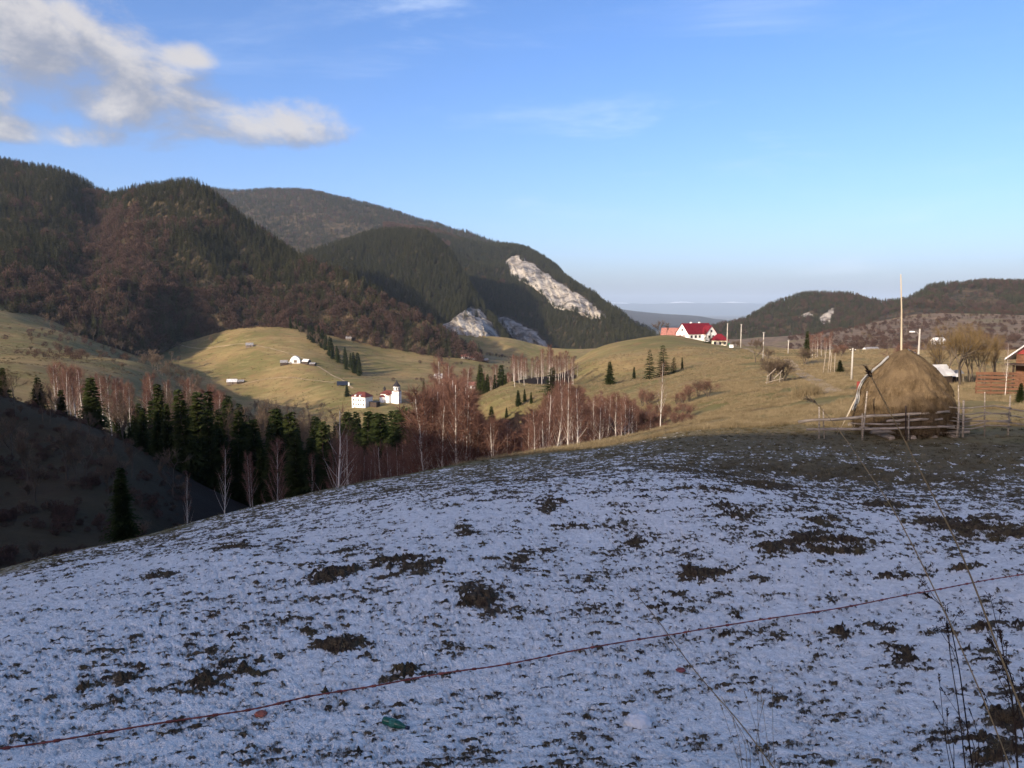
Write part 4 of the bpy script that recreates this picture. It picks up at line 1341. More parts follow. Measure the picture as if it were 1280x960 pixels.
# ------------------------------------------------------------------ buildings
M_WHITE = plain('white_render', (0.78, 0.76, 0.71), 0.08, 0.6)
M_RED = plain('crimson_roof', (0.15, 0.012, 0.018), 0.25, 1.5, 0.6)
M_PINK = plain('faded_pink_tiles', (0.30, 0.13, 0.10), 0.25, 1.2)
M_BROWNROOF = plain('brown_red_roof', (0.12, 0.035, 0.026), 0.35, 1.0, 0.7)
M_DARKROOF = plain('dark_slate_roof', (0.030, 0.026, 0.026), 0.3, 1.0, 0.6)
M_GLASS = pmat('window_glass', lambda k, b: setc(k, b, (0.03, 0.035, 0.045)), 0.15, 0.5)
M_WOOD = plain('weathered_timber', (0.31, 0.255, 0.19), 0.4, 2.0, stretch=(1, 1, 6), bmp=0.4)
M_DARKWOOD = plain('dark_timber', (0.055, 0.038, 0.028), 0.4, 2.0)
M_ORANGEWOOD = plain('orange_stained_timber', (0.14, 0.068, 0.038), 0.35, 2.5, stretch=(0.5, 0.5, 4))
M_CONCRETE = plain('pale_concrete', (0.37, 0.34, 0.29), 0.15, 1.0)
M_SNOWROOF = plain('thin_snow_on_roof', (0.56, 0.55, 0.53), 0.25, 0.8)
M_GREYROOF = plain('grey_sheet_roof', (0.22, 0.21, 0.20), 0.3, 0.7, 0.6)
M_HUTWALL = plain('grey_board_wall', (0.17, 0.13, 0.095), 0.35, 1.5)


def hit(px, py, y0=4.5, y1=1200.0):
    """where the line of sight through a pixel first meets the ground"""
    yy = np.exp(np.linspace(math.log(y0), math.log(y1), 4000))
    q = P(px, py, yy)
    k = int(np.argmax(q[:, 2] < ground_z(q[:, 0], q[:, 1])))
    return q[k]


def gable_block(t, w, d, hw, hr, wall, roof, over=0.4, cx=0.0, cy=0.0, z0=-1.0, turn=False, roofname='roof'):
    """walls with gable ends (ridge along x, or along y when turned) and a two-slab roof"""
    ax = 'y' if turn else 'x'
    a = d if not turn else w          # across the ridge
    L = w if not turn else d
    oa, ol = (cy, cx) if not turn else (cx, cy)
    poly = [(oa - a / 2, z0), (oa + a / 2, z0), (oa + a / 2, hw), (oa, hw + hr), (oa - a / 2, hw)]
    MB().prism(poly, ol - L / 2, ol + L / 2, axis=ax).build('wall', wall, t)
    m = MB()
    s = hr / (a / 2); th = 0.18; up = 0.02
    for sg in (-1, 1):
        e = oa + sg * (a / 2 + over)
        ze = hw - s * over
        pl = [(oa, hw + hr + up), (e, ze + up), (e, ze + up + th), (oa, hw + hr + up + th * 1.2)]
        m.prism(pl if sg > 0 else pl[::-1], ol - L / 2 - over, ol + L / 2 + over, axis=ax)
    return m.build(roofname, roof, t)


def hip_roof(t, w, d, z, h, mat, over=0.4, ridge=0.35, cx=0, cy=0):
    a, b_ = w / 2 + over, d / 2 + over
    r = w / 2 * ridge
    V = [(-a, -b_, z), (a, -b_, z), (a, b_, z), (-a, b_, z), (-r, 0, z + h), (r, 0, z + h), (-a, -b_, z - 0.2), (a, -b_, z - 0.2), (a, b_, z - 0.2), (-a, b_, z - 0.2)]
    V = [(x + cx, y + cy, zz) for x, y, zz in V]
    m = MB().add(V, T=[(1, 2, 5), (3, 0, 4)], Q=[(0, 1, 5, 4), (2, 3, 4, 5), (6, 7, 1, 0), (7, 8, 2, 1), (8, 9, 3, 2), (9, 6, 0, 3), (9, 8, 7, 6)])
    return m.build('roof', mat, t)


def window(t, x, y, z, w, h, face='front', frame=None, glass=None):
    """a framed pane just proud of the wall"""
    fr = frame or M_HUTWALL
    if face == 'front':
        f = MB().box((x, y - 0.04, z), (w, 0.12, h)).build('window', fr, t)
        MB().box((x, y - 0.11, z), (w * 0.8, 0.05, h * 0.82)).build('pane', glass or M_GLASS, f)
    else:
        f = MB().box((x - 0.04 if face == 'left' else x + 0.04, y, z), (0.12, w, h)).build('window', fr, t)
        MB().box((x - 0.11 if face == 'left' else x + 0.11, y, z), (0.05, w * 0.8, h * 0.82)).build('pane', glass or M_GLASS, f)


def base_at(px, py, Y):
    p = P(px, py, Y)
    z = float(ground_z(p[0], p[1]))
    return (p[0], p[1], z)

# the white house with crimson roofs on the hill
t = thing('white_house', 'large white house with crimson roofs on the green hilltop', 'house', base_at(869, 420, 402), R(26))
rf = gable_block(t, 17.0, 10.0, 3.2, 5.0, M_WHITE, M_RED)
MB().box((-2.5, 0.6, 8.2), (0.8, 0.8, 1.6)).build('chimney', M_WHITE, rf)
MB().box((3.0, 0.6, 8.2), (0.8, 0.8, 1.6)).build('chimney', M_WHITE, rf)
gable_block(t, 7.0, 4.5, 3.2, 3.9, M_WHITE, M_RED, cx=4.0, cy=-5.6, turn=True, roofname='porch_roof')
for x, z in ((-6.5, 1.6), (-3.8, 1.6), (-1.2, 1.6)):
    window(t, x, -5.0, z, 1.3, 1.4)
for x, z in ((2.6, 1.6), (5.2, 1.6), (3.9, 4.4)):
    window(t, x, -7.85, z, 1.2, 1.3)
window(t, -8.5, 1.5, 1.6, 1.2, 1.4, 'left'); window(t, -8.5, -1.5, 1.6, 1.2, 1.4, 'left'); window(t, -8.5, 0, 5.0, 1.2, 1.3, 'left')
MB().box((-10.5, 0.5, 0.3), (3.9, 5.0, 3.0)).build('lean_to', M_WHITE, t)
MB().box((-10.8, 0.5, 1.95), (4.4, 5.6, 0.22)).build('lean_to_roof', M_RED, t)

t = thing('garden_house', 'small cream pavilion with crimson hipped roof right of the white house', 'house', base_at(899, 426, 383), R(-12))
MB().box((0, 0, 0.9), (7.6, 6.0, 4.0)).build('wall', plain('cream_render', (0.72, 0.66, 0.50), 0.08, 0.6), t)
hip_roof(t, 7.6, 6.0, 2.9, 3.0, M_RED, 0.7, 0.25)
for x in (-2.2, 0.4, 2.6):
    window(t, x, -3.0, 1.4, 1.2, 1.6)
MB().box((4.6, -1.5, 0.6), (0.9, 0.9, 1.4)).build('bin', plain('green_paint', (0.03, 0.13, 0.06), 0.2), t)

t = thing('barn', 'low barn with faded pink tile roofs left of the white house', 'barn', base_at(838, 420, 425), R(-20))
gable_block(t, 9.0, 7.0, 2.2, 3.4, M_HUTWALL, M_PINK)
gable_block(t, 6.0, 5.0, 1.6, 2.4, M_HUTWALL, M_PINK, cx=7.0, cy=-2.0, roofname='side_roof')
MB().box((-1.5, -3.55, 0.6), (2.2, 0.1, 2.2)).build('door', M_DARKWOOD, t)

t = thing('hive_box', 'small white box with flat lid on the saddle meadow', 'box', base_at(914, 436, 335))
MB().box((0, 0, 1.0), (1.5, 1.2, 1.3)).build('box_body', M_WHITE, t)
MB().box((0, 0, 1.72), (1.7, 1.4, 0.12)).build('lid', M_CONCRETE, t)
for sx in (-.6, .6):
    MB().box((sx, 0, 0.15), (0.12, 1.0, 0.5)).build('leg', M_DARKWOOD, t)

# monastery
t = thing('monastery_residence', 'tall white monastery residence with brown-red hipped roof in the valley', 'house', base_at(453, 511, 520), R(-28))
MB().box((0, 0, 2.7), (11.5, 8.0, 8.4)).build('wall', M_WHITE, t)
rf = hip_roof(t, 11.5, 8.0, 6.9, 3.0, M_BROWNROOF, 0.6, 0.5)
for x in (-2.5, 1.5):
    MB().prism([(x - 0.9, 6.95), (x + 0.9, 6.95), (x, 8.3)], -4.4, -1.5).build('dormer', M_WHITE, rf)
for x in (-4.2, -2.1, 0, 2.1, 4.2):
    for z in (1.6, 4.6):
        window(t, x, -4.0, z, 0.9, 1.3)
MB().box((9.0, 2.0, 1.2), (6.0, 4.0, 4.0)).build('shed', M_DARKWOOD, t)
MB().box((9.0, 2.0, 3.3), (6.8, 4.8, 0.25)).build('shed_roof', M_DARKROOF, t)

t = thing('church', 'white church with dark-roofed bell tower and rounded apses beside the residence', 'church', base_at(490, 506, 532), R(-15), scale=1.12)
MB().box((-2.6, 0, 2.2), (7.5, 5.2, 6.6)).build('nave', M_WHITE, t)
hip_roof(t, 7.5, 5.2, 5.5, 1.9, M_BROWNROOF, 0.5, 0.5, cx=-2.6)
MB().lathe([(1.9, -1.0), (1.9, 3.4), (2.2, 3.45)], 16, (-5.2, -2.2, 0)).build('apse', M_WHITE, t)
MB().lathe([(2.25, 3.45), (1.2, 4.5), (0.0, 5.0)], 16, (-5.2, -2.2, 0)).build('apse_roof', M_BROWNROOF, t)
MB().lathe([(1.6, -1.0), (1.6, 4.6), (1.8, 4.65)], 16, (-1.2, -2.6, 0)).build('apse', M_WHITE, t)
MB().lathe([(1.85, 4.65), (1.0, 5.6), (0.0, 6.0)], 16, (-1.2, -2.6, 0)).build('apse_roof', M_BROWNROOF, t)
tw = MB().box((3.6, -0.8, 3.1), (4.4, 4.4, 8.4)).build('tower', M_WHITE, t)
MB().lathe([(2.1, 7.3), (2.1, 10.0), (2.4, 10.1)], 12, (3.6, -0.8, 0)).build('belfry', M_WHITE, tw)
MB().lathe([(2.65, 10.1), (1.5, 11.5), (0.6, 12.8), (0.0, 14.2)], 12, (3.6, -0.8, 0)).build('spire', M_DARKROOF, tw)
MB().lathe([(2.95, 7.25), (2.2, 7.7)], 12, (3.6, -0.8, 0)).build('skirt_roof', M_BROWNROOF, tw)
for a in range(8):
    th = a * math.pi / 4 + 0.3
    MB().box((3.6 + 2.08 * math.cos(th), -0.8 + 2.08 * math.sin(th), 8.7), (0.14, 0.7, 1.5), th).build('belfry_opening', M_GLASS, tw)
MB().lathe([(0.75, 5.5), (0.75, 8.3), (0.95, 8.4), (0.0, 10.0)], 10, (-4.8, 0, 0)).build('turret', M_DARKROOF, t)
for x in (-4.0, -0.4):
    window(t, x, -2.6, 2.6, 0.5, 1.6)

# sheds and cottages scattered over the far fields
def hut(px, py, Y, w, d, hw, hr, wall, roof, rz, label, name='hut', cat='hut', group=None, door=True):
    t = thing(name, label, cat, base_at(px, py, Y), R(rz), group)
    gable_block(t, w, d, hw, hr, wall, roof, 0.3)
    if door:
        MB().box((0.1 * w, -d / 2 - 0.04, 0.8), (0.9, 0.1, 1.7)).build('door', M_DARKWOOD, t)
        window(t, -0.25 * w, -d / 2, 1.2, 0.7, 0.7)
    return t
hut(312, 433, 765, 7, 5, 2.0, 2.0, M_HUTWALL, M_GREYROOF, 15, 'small grey hut high on the monastery meadow')
hut(355, 454, 685, 6, 4.5, 2.2, 1.8, M_DARKWOOD, M_GREYROOF, 10, 'dark shed left of the white arched barn', 'shed', 'shed')
hut(383, 452, 688, 6, 5, 2.2, 1.8, M_DARKWOOD, M_SNOWROOF, -20, 'snow-roofed shed right of the white arched barn', 'shed', 'shed')
hut(391, 455, 684, 5, 4, 1.6, 1.0, M_DARKWOOD, M_GREYROOF, -10, 'low dark shed furthest right of the white arched barn', 'shed', 'shed')
hut(290, 473, 655, 8, 5, 2.0, 2.0, M_HUTWALL, M_SNOWROOF, 12, 'snow-roofed hut low on the monastery meadow')
hut(301, 473, 655, 5, 4, 1.4, 1.2, M_DARKWOOD, M_GREYROOF, 12, 'low dark hut beside the snow-roofed one')
hut(436, 432, 850, 6, 5, 2.4, 2.2, M_HUTWALL, M_GREYROOF, 10, 'grey hut on the slope above the diagonal spruce row')
hut(436, 426, 880, 5, 4, 2.0, 1.6, M_WHITE, M_SNOWROOF, 10, 'white-roofed hut just above the grey hut')
hut(548, 467, 700, 7, 5, 2.2, 2.0, M_WHITE, M_SNOWROOF, 20, 'white hut among bushes right of the church')
hut(581, 447, 850, 9, 6, 2.6, 2.6, M_WHITE, M_PINK, 15, 'cottage with pink roof below the white cliff', 'cottage', 'house')
hut(590, 449, 850, 8, 6, 2.6, 2.4, M_WHITE, M_BROWNROOF, -15, 'cottage with brown roof below the white cliff', 'cottage', 'house')
hut(595, 441, 900, 8, 6, 2.6, 2.4, M_WHITE, M_SNOWROOF, 5, 'white-roofed cottage closest to the white cliff', 'cottage', 'house')
hut(606, 452, 850, 7, 5, 2.2, 2.0, M_DARKWOOD, M_GREYROOF, 15, 'dark barn right of the cottages under the cliff', 'barn', 'barn')
hut(588, 474, 640, 8, 6, 2.4, 2.4, M_WHITE, M_PINK, 25, 'red-roofed cottage half hidden by birches right of the monastery', 'cottage', 'house')
for k_, (px, py, Y, rz, rm, lab) in enumerate(((1096, 441, 480, 10, M_SNOWROOF, 'village house with broad snowy roof left of the haystack top'), (1104, 440, 500, -25, M_SNOWROOF, 'village house with small snowy roof close behind the haystack'), (1088, 447, 430, 20, M_GREYROOF, 'grey-roofed village house below the snowy roofs'), (1084, 441, 520, 0, M_PINK, 'pale pink-roofed village house on the brown slope'), (1173, 424, 640, 10, M_WHITE, 'white hut on the brown slope above the yard trees'))):
    hut(px, py, Y, 9, 7, 2.4, 2.6, M_WHITE, rm, rz, lab, 'village_house', 'house')
t = thing('arched_barn', 'white arched hay barn on the monastery meadow', 'barn', base_at(369, 455, 690), R(12))
th = np.linspace(0, math.pi, 15)
MB().prism([(-4.6, -0.8), (4.6, -0.8)] + [(4.6 * math.cos(a), 5.6 * math.sin(a)) for a in th], -4, 4).build('shell', M_WHITE, t)
MB().box((0.4, -4.05, 1.0), (2.6, 0.14, 2.4)).build('door', M_HUTWALL, t)
MB().box((-8.0, -4.5, 0.2), (9.0, 0.5, 1.4)).build('low_wall', M_CONCRETE, t)
t = thing('solar_panel', 'dark tilted panel on a frame above the monastery residence', 'panel', base_at(428, 480, 600), R(15))
m = MB().box((0, 0, 0), (8.5, 5.0, 0.2)); a_ = R(32)
for v in m.V:
    y_, z_ = v[:, 1].copy(), v[:, 2].copy(); v[:, 1] = y_ * math.cos(a_) - z_ * math.sin(a_); v[:, 2] = y_ * math.sin(a_) + z_ * math.cos(a_) + 2.0
m.build('panel', pmat('panel_glass', lambda k, b: setc(k, b, (0.02, 0.024, 0.035)), 0.45, 0.3), t)
for x in (-3.5, 3.5):
    MB().box((x, -1.6, 0.3), (0.2, 0.2, 1.6)).build('leg', M_CONCRETE, t); MB().box((x, 1.6, 1.1), (0.2, 0.2, 3.4)).build('leg', M_CONCRETE, t)
MB().box((4.8, -1.5, 1.2), (1.0, 1.0, 3.0)).build('cabinet', M_WHITE, t)

# yard at the right: open shed, timber yard fence, wooden house
t = thing('open_shed', 'open dark shed with two snow-covered roof slopes under the yard trees', 'shed', base_at(1193, 476, 99), R(-8), scale=0.5)
for x in (-1.9, 0.0, 1.6):
    for y in (-1.2, 1.2):
        MB().tube([(x, y, -0.4), (x, y, 1.9)], 0.07, 6).build('post', M_WOOD, t)
MB().box((0, 1.3, 0.8), (3.8, 0.08, 1.8)).build('back_wall', M_DARKWOOD, t)
MB().add([(-2.2, -1.7, 1.75), (1.0, -1.7, 1.75), (1.0, 0.1, 2.6), (-2.2, 0.1, 2.6), (-2.2, -1.7, 1.85), (1.0, -1.7, 1.85), (1.0, 0.1, 2.7), (-2.2, 0.1, 2.7)], Q=[(0, 3, 2, 1), (4, 5, 6, 7), (0, 1, 5, 4), (1, 2, 6, 5), (2, 3, 7, 6), (3, 0, 4, 7)]).build('roof', M_SNOWROOF, t)
MB().add([(-0.6, -0.3, 2.45), (2.2, -0.3, 2.45), (2.2, 1.6, 3.2), (-0.6, 1.6, 3.2), (-0.6, -0.3, 2.55), (2.2, -0.3, 2.55), (2.2, 1.6, 3.3), (-0.6, 1.6, 3.3)], Q=[(0, 3, 2, 1), (4, 5, 6, 7), (0, 1, 5, 4), (1, 2, 6, 5), (2, 3, 7, 6), (3, 0, 4, 7)]).build('upper_roof', M_GREYROOF, t)
for i in range(5):
    MB().box((-0.2, -1.2, 0.15 + 0.22 * i), (3.2, 0.05, 0.13)).build('board', M_DARKWOOD, t)
hut(1170, 474, 96, 2.6, 2.4, 1.3, 0.9, M_DARKWOOD, M_SNOWROOF, 20, 'tiny snow-roofed hut at the left of the open shed', door=False)

t = thing('yard_fence', 'orange-brown board fence of the yard beside the wooden house', 'fence', base_at(1247, 492, 72), R(-6))
for i in range(6):
    MB().box((0, 0, 0.25 + 0.36 * i), (3.9 + 0.2 * (i % 2), 0.05, 0.20 + 0.03 * (i % 3)), 0.0).build('board', M_ORANGEWOOD, t)
for x in (-1.9, -0.6, 0.7, 1.9):
    MB().box((x, 0.07, 0.9), (0.11, 0.09, 2.6)).build('post', M_ORANGEWOOD, t)
t = thing('wooden_house', 'wooden house with red gable and snowy roof edge behind the yard', 'house', base_at(1345, 486, 84), R(28))
gable_block(t, 9.0, 8.0, 3.4, 3.2, M_ORANGEWOOD, M_SNOWROOF, 0.8)
MB().prism([(-3.9, 3.5), (3.9, 3.5), (0, 6.5)], -4.62, -4.55, axis='x').build('gable_boards', plain('red_boards', (0.24, 0.045, 0.04), 0.3, 2.0), t)
window(t, -4.5, -1.6, 1.8, 1.2, 1.3, 'left'); window(t, -4.5, 1.6, 1.8, 1.2, 1.3, 'left'); window(t, -1.5, -4.0, 1.8, 1.2, 1.3)
for y in (-3.2, -1.0, 1.2, 3.4):
    MB().box((-6.0, y, 0.6), (0.16, 0.16, 3.4)).build('porch_post', M_DARKWOOD, t)
MB().box((-5.6, 0, 2.4), (1.9, 8.2, 0.15)).build('porch_roof', M_DARKWOOD, t)

# ------------------------------------------------------------------ poles
def pole(px, py, Y, top, r, label, lean=0.0, lamp=False, cross=True, mat=None, group=None, name='utility_pole'):
    p = base_at(px, py, Y)
    h = float(P(px, top, Y)[2]) - p[2]
    t = thing(name, label, 'pole', p, 0.0, group)
    MB().tube([(0, 0, -0.4), (lean * h * 0.5, 0, h * 0.5), (lean * h, 0, h)], [r, r * 0.85, r * 0.7], 8).build('shaft', mat or M_CONCRETE, t, smooth=True)
    if cross:
        MB().box((lean * h, 0, h - 0.35), (0.9, 0.09, 0.09)).build('crossarm', M_DARKWOOD, t)
        for x in (-0.38, 0.38):
            MB().lathe([(0.0, h - 0.16), (0.05, h - 0.17), (0.055, h - 0.28), (0.03, h - 0.31)], 8, (lean * h + x, 0, 0)).build('insulator', M_WHITE, t)
    if lamp:
        arm = MB().tube([(0, 0, h - 0.9), (-0.35, 0, h - 0.45), (-0.7, 0, h - 0.4)], 0.03, 6).build('lamp_arm', M_CONCRETE, t)
        m = MB().box((-1.05, 0, h - 0.40), (0.75, 0.3, 0.16), 0.0, 0.7)
        m.build('lamp_head', M_WHITE, t)
    return t
pole(909, 424, 372, 404, 0.30, 'pale utility pole right behind the cream pavilion')
pole(926, 430, 345, 405, 0.28, 'pale utility pole second along the track from the pavilion')
pole(954, 440, 260, 415, 0.22, 'pale utility pole behind the squat fruit tree')
pole(985, 445, 290, 425, 0.22, 'pale utility pole at the far edge of the green saddle')
pole(1064, 482, 112, 435, 0.17, 'stout pale pole left of the haystack')
pole(1146, 482, 108, 411, 0.17, 'street lamp pole with arm behind the haystack', 0.004, True, False, name='street_lamp')
for px, py, top, ln, lab in ((1029, 462, 438, 0.10, 'leaning grey pole, left-most of the four stakes by the copse'), (1035, 464, 439, 0.06, 'grey pole next to the most leaning of the four stakes'), (1038, 464, 441, 0.03, 'nearly upright grey pole third of the four stakes'), (1043, 466, 441, 0.0, 'upright grey pole last of the four stakes, beside the young shrub')):
    pole(px, py, 150, top, 0.08, lab, ln, False, False, M_WOOD, 'four stakes', 'stake_pole')
plant('spruce', 1049, 150, 2.6, 'small green shrub beside the last of the four stakes', wide=1.5)
t = thing('timber_frame', 'pale fallen timber frame among grey bushes on the saddle', 'timber', base_at(968, 470, 124))
for a_, b_, c_ in (((-1.2, 0, 1.2), (0.3, 0.3, 2.5), 0.07), ((-0.2, -0.3, 0.9), (1.3, 0.2, 2.2), 0.07), ((-1.4, 0.2, 0.2), (1.5, 0.2, 0.9), 0.06), ((0.9, 0.2, 0), (1.1, 0.2, 2.0), 0.06), ((-1.2, 0, 0), (-1.1, 0.1, 1.5), 0.06)):
    MB().tube([a_, b_], c_, 6).build('beam', M_WOOD, t)
t = thing('dry_reed_clump', 'pale dry clump of reeds on the bank left of the stout pole', 'grass clump', base_at(1010, 497, 88))
blades(500, 31, 2.4, 0.018, 0.75, 0.7).build('stalks', M_STRAW, t)

# ------------------------------------------------------------------ haystack
def hay_mat(k, b):
    p = objc(k)
    n = k.noise(scalev(k, p, (1.5, 1.5, 1.0)), 1.1, 5.0, 0.6)
    f = k.noise(scalev(k, p, (16, 16, 3.0)), 2.0, 5.0, 0.7)
    c = k.mix(k.ss(n, 0.35, 0.65), (0.10, 0.068, 0.037), (0.165, 0.115, 0.064))
    c = k.mix(k.math('MULTIPLY', k.ss(f, 0.45, 0.7), 0.5), c, (0.24, 0.175, 0.10))
    c = k.mix(k.math('MULTIPLY', k.ss(f, 0.45, 0.25), 0.6), c, (0.055, 0.034, 0.018))
    setc(k, b, c)
    bump(k, b, k.math('ADD', f, n), 0.9, 0.08)
M_HAY = pmat('hay', hay_mat, 0.95, 0.05)
HB = base_at(1126, 541, 41)
def haystack():
    t = thing('haystack', 'tall brown haystack built round a pole behind the rail fence', 'haystack', HB)
    nu, nv = 120, 70
    prof = np.array([(2.3, 0.30), (2.5, 0.5), (2.6, 0.9), (2.56, 1.35), (2.46, 1.95), (2.30, 2.4), (2.02, 2.9), (1.54, 3.55), (0.94, 4.13), (0.34, 4.48), (0.05, 4.62)])
    tt = np.linspace(0, len(prof) - 1, nv)
    pr = crom(prof, tt)
    th = np.linspace(0, 2 * np.pi, nu, endpoint=False)
    T_, V_ = np.meshgrid(th, np.arange(nv), indexing='ij')
    r = pr[V_, 0]; z = pr[V_, 1]
    cx, sx = np.cos(T_), np.sin(T_)
    lump = 0.17 * fbm(cx * 2.2 + z * 0.4 + 9, sx * 2.2 + z * 0.9 + 5, 4, 3) + 0.07 * fbm(T_ * 9, z * 1.6, 3, 9) + 0.03 * fbm(T_ * 40, z * 5, 2, 19)
    r = r * (1 + lump * np.clip(r, 0, 1)) * (1 + 0.04 * np.cos(T_ - 0.2))
    V = np.stack([r * cx, r * sx, z + 0.06 * fbm(cx * 3, sx * 3, 3, 29) * (z < 0.8)], -1)
    i, j = np.meshgrid(np.arange(nu), np.arange(nv - 1), indexing='ij')
    Q = np.stack([i * nv + j, ((i + 1) % nu) * nv + j, ((i + 1) % nu) * nv + j + 1, i * nv + j + 1], -1).reshape(-1, 4)
    V[..., :2] *= 0.955
    hay = link('hay', mesh_np('hay', V, Q=Q, mats=[M_HAY]), t)
    # wisps combed down over the surface
    gg = np.random.default_rng(8)
    n = 9000
    a = gg.integers(0, nu, n); b = gg.integers(0, nv - 3, n)
    p = V[a, b] * np.array([1.005, 1.005, 1])
    nrm = np.stack([np.cos(th[a]), np.sin(th[a]), 0.3 + 0 * a], -1)
    d = nrm * gg.uniform(0.05, 0.5, (n, 1)) + np.array([0, 0, -1.0]) + gg.normal(0, 0.35, (n, 3)); d /= np.linalg.norm(d, axis=1, keepdims=True)
    m = MB(); twig_strips(m, p, d, gg.uniform(0.12, 0.42, n), np.full(n, 0.008), gg, -0.3)
    w = m.build('straw_wisps', foliage('hay_wisps', (0.085, 0.057, 0.031), (0.215, 0.155, 0.088), 0.0), t); w['kind'] = 'stuff'
    pl = MB().tube([(-0.10, 0, 3.5), (-0.20, 0, 4.7), (-0.28, 0, 6.6), (-0.42, 0, 8.55)], [0.06, 0.055, 0.042, 0.024], 8).build('pole', plain('peeled_pole', (0.40, 0.33, 0.23), 0.2, 1.0, stretch=(3, 3, 0.4)), t, smooth=True)
    # rag of white sheeting round the pole
    gr = np.linspace(0, 1, 9)
    U, W = np.meshgrid(gr, gr, indexing='ij')
    V2 = np.stack([0.05 + 0.62 * U, -0.35 + 0.5 * W, 4.60 - 0.34 * U + 0.08 * fbm(U * 5, W * 5, 3, 4)], -1)
    s = MB().add(V2.reshape(-1, 3), Q=grid_faces(9, 9)); s.add(V2.reshape(-1, 3) - [0, 0, 0.05], Q=grid_faces(9, 9)[:, ::-1])
    s.build('white_sheet', M_SNOWROOF, t, smooth=True)
    # snow and sheeting left on the weather side
    V3 = []
    for u in np.linspace(0, 1, 10):
        for w_ in np.linspace(0, 1, 26):
            zz = 1.3 + 2.9 * w_
            rr = float(np.interp(zz, prof[:, 1], prof[:, 0])) + 0.07
            aa = math.pi * 0.985 + (0.02 + 0.09 * abs(math.sin(w_ * 8))) * (u - 0.5) + 0.10 * math.sin(w_ * 9)
            V3.append((rr * math.cos(aa), rr * math.sin(aa), zz + 0.05 * math.sin(u * 7 + w_ * 11)))
    MB().add(V3, Q=grid_faces(10, 26)).add(np.array(V3) * [0.96, 0.96, 1], Q=grid_faces(10, 26)[:, ::-1]).build('snow_patch', plain('grey_sheeting', (0.27, 0.26, 0.24), 0.3, 3.0), t, smooth=True)
    # logs the stack sits on
    for x in (-1.6, -0.5, 0.6, 1.7):
        MB().tube([(x, -2.3, 0.16), (x + 0.1, 2.3, 0.14)], 0.15, 8).build('bearer', M_WOOD, t)
    for y in (-1.9, -0.6, 0.8):
        MB().tube([(-2.5, y, 0.42), (2.6, y + 0.1, 0.42)], 0.09, 7).build('bearer', M_WOOD, t)
haystack()
def leaning(label, a, b, r, mat, name='pole'):
    a, b = np.array(a, float), np.array(b, float)
    t = tag(MB().tube([(0, 0, 0), (b - a) * 0.5 + [0, 0, -0.03], b - a], [r, r * 0.95, r * 0.8], 8).build(name, mat, None, smooth=True, loc=a), label, 'pole')
PALE = MATS['peeled_pole']
leaning('pale pole leaning against the left side of the haystack', base_at(1047, 524, 40.5), P(1070, 497, 40.6), 0.042, PALE, 'leaning_pole')
leaning('thin stick leaning on the haystack beside its left edge', base_at(1078, 546, 38.2), P(1084, 489, 38.7), 0.045, M_WOOD, 'leaning_stick')
leaning('dark stick propped upright against the middle of the haystack', base_at(1133, 546, 38.2), P(1132, 507, 38.6), 0.04, M_DARKWOOD, 'leaning_stick')
t = thing('signboard', 'small red and white board behind the left edge of the haystack', 'sign', base_at(1074, 500, 62))
MB().box((0, 0, 1.85), (0.5, 0.05, 0.7)).build('board', plain('red_paint', (0.24, 0.05, 0.04), 0.2, 3.0), t)
MB().box((0.05, -0.04, 1.9), (0.2, 0.03, 0.25)).build('white_patch', M_WHITE, t)
MB().tube([(0, 0.06, -0.2), (0, 0.06, 1.5)], 0.04, 6).build('post', M_WOOD, t)

